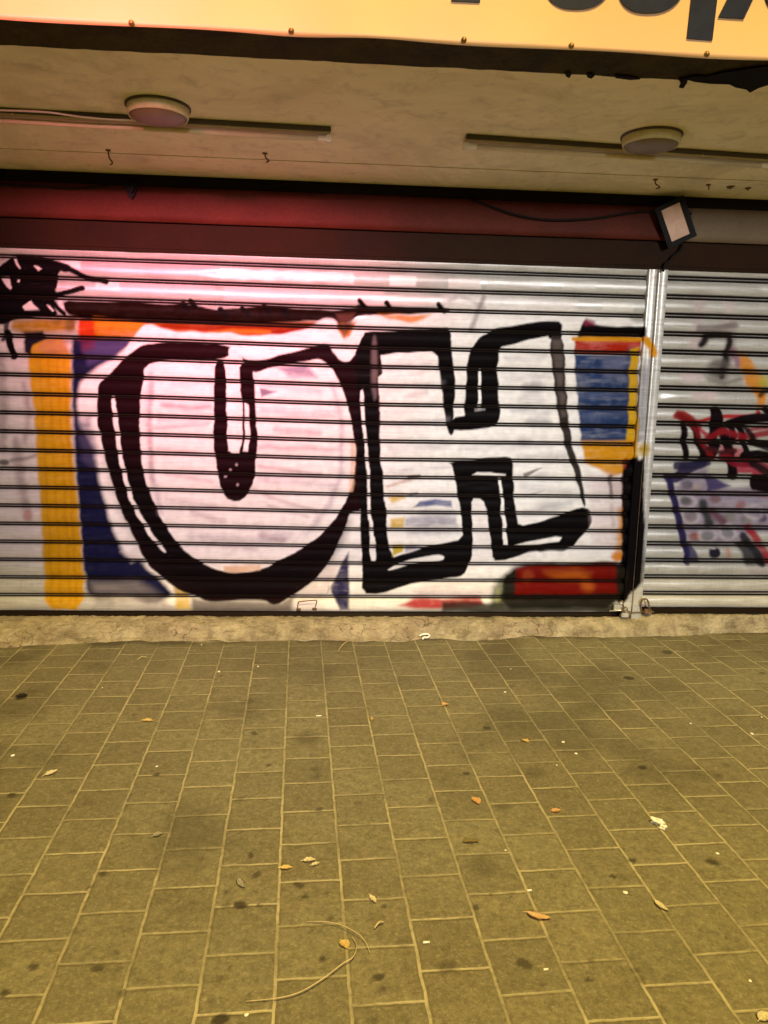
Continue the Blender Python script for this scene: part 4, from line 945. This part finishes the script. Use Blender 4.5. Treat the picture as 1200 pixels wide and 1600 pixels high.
for a in [
 (231, 1126, .048, .022, -8, M_lyellow, 'yellow leaf with a pale tip lying alone in the left half, midway to the threshold'),
 (80, 1208, .052, .024, 50, M_lpale, 'pale leaf pointing away from the shutter, nearest to the left edge'),
 (581, 1123, .030, .014, 85, M_lyellow, 'tiny pale yellow leaf standing in a long paver joint'),
 (520, 997, .050, .018, 0, M_lorange, 'orange leaf flat against the foot of the threshold'),
 (566, 994, .042, .024, 20, M_lyellow, 'crumpled yellow leaf on the threshold slope beside an orange leaf'),
 (695, 1101, .034, .026, 30, M_lorange, 'folded orange leaf alone below the white paper loop'),
 (822, 1158, .032, .020, -60, M_lyellow, 'small yellow leaf next to a dark spot, right of centre'),
 (745, 1252, .048, .026, -70, M_lorange, 'bright orange oval leaf on a middle paver'),
 (869, 1267, .038, .020, 15, M_lorange, 'small orange brown leaf between the oval leaf and the white tissue'),
 (447, 1356, .036, .017, 0, M_lyellow, 'yellow green leaf next to a pair of pale leaves'),
 (483, 1344, .038, .018, 5, M_lpale, 'upper one of the two touching pale leaves on a cross joint'),
 (493, 1350, .028, .013, 30, M_lpale, 'lower one of the two touching pale leaves on a cross joint'),
 (583, 1405, .036, .013, -65, M_lpale, 'narrow pale leaf lying upright above a grey scrap'),
 (539, 1476, .034, .022, -60, M_lyellow, 'cream yellow leaf between the two dry stalks'),
 (842, 1433, .066, .022, -22, M_ltan, 'long curled tan leaf across a paver joint'),
 (1033, 1416, .048, .018, -65, M_lpale, 'dull straw coloured leaf in a long joint at the right'),
 (735, 1315, .052, .016, 0, M_lolive, 'olive brown leaf almost the colour of the pavers'),
 (345, 994, .034, .030, 0, M_lblack, 'black shrivelled leaf on the foot of the threshold'),
 (1194, 1589, .040, .026, 30, M_lpale, 'pale leaf cut by the right edge at the bottom corner'),
 (34, 1088, .050, .030, 12, M_lblack, 'dark rotten leaf near the left edge below the threshold'),
 ]: leaf(*a)
def crumple(px, py, sx, sy, sz, mat, label, name, cat, seed, ang=0, rough=.45):
    rs = np.random.default_rng(seed); bm = bmesh.new()
    bmesh.ops.create_icosphere(bm, subdivisions=3, radius=1.0)
    off = rs.random(3)*9
    for v in bm.verts:
        c = v.co; n1 = math.sin(c.x*4.3+off[0])*math.cos(c.y*3.7+off[1])+math.sin(c.z*5.1+off[2]+c.x*2.3)*.8+.4*math.sin(c.y*9+c.z*7+off[0])
        k = 1+rough*.5*n1; v.co = Vector((c.x*sx*k, c.y*sy*k, c.z*sz*k))
    zmin = min(v.co.z for v in bm.verts)
    for v in bm.verts: v.co.z -= zmin
    p = ground(px, py); p.z = -.004
    o = bm_obj(name, bm, mat, None, False, p); o.rotation_euler = (0, 0, math.radians(ang)); tag(o, label, cat); return o
crumple(1026, 1287, .022, .014, .012, M_paper, 'crumpled white tissue at the right, largest piece of litter', 'tissue', 'tissue', 3, -25, .6)
o = crumple(1036, 1294, .014, .010, .008, M_paper, 'torn white shred touching the crumpled tissue', 'tissue_shred', 'paper', 9, 10, .5)
# twisted paper loop at the threshold
bm = bmesh.new(); q = ground(663, 996)
add_tube(bm, catmull([(-.034, 0, .016), (-.012, .012, .022), (.018, .012, .024), (.032, 0, .018), (.016, -.018, .012), (-.008, -.012, .010), (-.016, -.034, .006)], 5), [.006]*31, 6)
for v in bm.verts: v.co.z = max(v.co.z, .001)
o = bm_obj('paper_strip', bm, M_paper, None, True, q+Vector((0, -.015, 0))); tag(o, 'twisted white paper loop at the foot of the threshold', 'paper')
# dry stalks
def stalk(pts, r_, label):
    P = [ground(x, y) for x, y in pts]; n = len(P)
    for i, p in enumerate(P): p.z = .003+.010*math.sin(math.pi*i/(n-1))
    bm = bmesh.new(); c = catmull(P, 6); add_tube(bm, c, [r_*(.6+.4*math.sin(math.pi*i/(len(c)-1))) for i in range(len(c))], 6)
    tag(bm_obj('stalk', bm, M_twig, None, True), label, 'stalk')
stalk([(385, 1566), (435, 1563), (470, 1555), (505, 1535), (535, 1512), (552, 1500), (557, 1480), (550, 1465)], .0017, 'long thin dry stalk curving over two pavers near the bottom')
stalk([(479, 1441), (505, 1444), (530, 1450), (555, 1462), (570, 1474), (578, 1490)], .0013, 'shorter arched dry stalk above the cream yellow leaf')
stalk([(214, 1032), (222, 1029), (230, 1028)], .0018, 'tiny straight stalk near the left part of the threshold')
stalk([(528, 1018), (536, 1010), (546, 1001)], .0022, 'slanting stalk bit below the orange leaf at the threshold')
stalk([(585, 1452), (592, 1447), (600, 1442)], .003, 'short thick stalk bit below the narrow upright leaf')
leaf(376, 1380, .050, .018, -62, M_greypaper, 'grey shredded scrap split like a feather, left of centre', .1, 'scrap', 'scrap')
leaf(246, 1304, .030, .018, 30, M_greypaper, 'pale grey petal shaped scrap at the left', .2, 'scrap', 'scrap')
def slip(px, py, lx, ly, ang, label, name='cigarette_end'):
    bm = bmesh.new(); add_tube(bm, [(-lx/2, 0, ly/2), (-lx/6, 0, ly/2), (lx/2, 0, ly/2)], [ly/2, ly/2, ly/2*.9], 10)
    p = ground(px, py); p.z = -.004; o = bm_obj(name, bm, M_paper, None, True, p); o.rotation_euler = (0, 0, math.radians(ang)); tag(o, label, 'cigarette end')
slip(666, 1472, .020, .007, 4, 'white cigarette end lying on a cross joint at the bottom middle')
slip(827, 1391, .016, .007, 8, 'white cigarette end at a joint corner above the curled tan leaf')
slip(853, 1514, .014, .006, 6, 'small white cigarette end on a cross joint near the round black stain')
slip(498, 1118, .026, .006, 4, 'thin white cigarette end halfway to the threshold')
PB0 = [(20,1180),(360,1187),(245,1197),(272,1302),(315,1007),(839,1004),(798,1045),(910,1029),(900,1177),(1041,1146),(1175,1146),(834,1178),(789,1081),(1062,1338),(1121,1333),(1131,1374),(977,1394),(152,1589),(385,1585),(853,1336),(790,1328),(1045,1044),(880,1159),(1076,1256+11),(342,1049),(341,1056),(403,1041),(147,1075),(160,1074),(581,1083),(1172,1532),(1122,1201),(870,1195),(712,1352),(1190,1120),(1080,1045),(1079,1130)]
PB = PB0[::2]
bm0 = bmesh.new(); bmesh.ops.create_icosphere(bm0, subdivisions=2, radius=1.0)
for v in bm0.verts: v.co *= 1+.18*math.sin(v.co.x*5+v.co.y*4)*math.cos(v.co.z*4+1)
peb = None
for i, (x, y) in enumerate(PB):
    p = ground(x, y); p.z = -.001
    if peb is None:
        peb = bm_obj('pebble', bm0, M_paper, None, True); o = peb
    else:
        o = peb.copy(); COL.objects.link(o)
    s = random.uniform(.0035, .0075); o.location = p; o.scale = (s*1.2, s, s*.55); o.rotation_euler = (0, 0, random.uniform(0, 6))
    tag(o, 'tiny whitish pebble scattered on the pavers', 'pebble', 'tiny whitish pebbles on the pavers')

# ------------------------------------------------------------------ light : night street
wd = bpy.data.worlds.new('World'); S.world = wd; wd.use_nodes = True
nt = wd.node_tree; bg = nt.nodes['Background']
sky = nt.nodes.new('ShaderNodeTexSky'); sky.sky_type = 'NISHITA'; sky.sun_disc = False
sky.sun_elevation = math.radians(-4); sky.sun_rotation = math.radians(180)
mx = nt.nodes.new('ShaderNodeMix'); mx.data_type = 'RGBA'; mx.blend_type = 'ADD'; mx.inputs[0].default_value = 1.0
ins = [i for i in mx.inputs if i.type == 'RGBA']
nt.links.new(sky.outputs[0], ins[0]); ins[1].default_value = (1.0, .60, .20, 1)      # sodium glow of the city sky
nt.links.new([o for o in mx.outputs if o.type == 'RGBA'][0], bg.inputs['Color']); bg.inputs['Strength'].default_value = .09
def aim(o, loc, tgt):
    o.location = loc; o.rotation_euler = (Vector(tgt)-Vector(loc)).to_track_quat('-Z', 'Y').to_euler()
def lamp(name, typ, loc, tgt, energy, color, **kw):
    d = bpy.data.lights.new(name, typ); d.energy = energy; d.color = color
    for k, v in kw.items(): setattr(d, k, v)
    o = bpy.data.objects.new(name, d); COL.objects.link(o); aim(o, loc, tgt); return o
lamp('street_lamp_light', 'SPOT', (1.2, -7.0, 9.0), (.3, -2.2, 0), 6100, (1.0, .725, .205), shadow_soft_size=.35, spot_size=math.radians(125), spot_blend=.8)
lamp('pink_sign_light', 'SPOT', (-2.2, -9.0, 3.3), (-.75, 0, 2.30), 6600, (1.0, .16, .26), shadow_soft_size=.35, spot_size=math.radians(18), spot_blend=1.0)
lamp('pink_fill_light', 'SPOT', (-2.2, -9.0, 3.0), (-.75, 0, 1.45), 1500, (1.0, .40, .46), shadow_soft_size=.35, spot_size=math.radians(20), spot_blend=1.0)  # second pink spot, unseen, added as fill on the lower slats
lamp('shop_light_opposite', 'SPOT', (1.0, -12.0, 3.3), (-.42, 0, 1.15), 4350, (1.0, .915, .895), shadow_soft_size=.6, spot_size=math.radians(24.5), spot_blend=1.0)
lamp('shop_light_opposite', 'SPOT', (3.4, -12.0, 3.3), (2.3, 0, 1.28), 4150, (1.0, .98, .93), shadow_soft_size=.6, spot_size=math.radians(25), spot_blend=1.0)
vs_ = S.view_settings; vs_.view_transform = 'Standard'; vs_.look = 'None'; vs_.gamma = 1; vs_.exposure = 0; vs_.use_curve_mapping = False
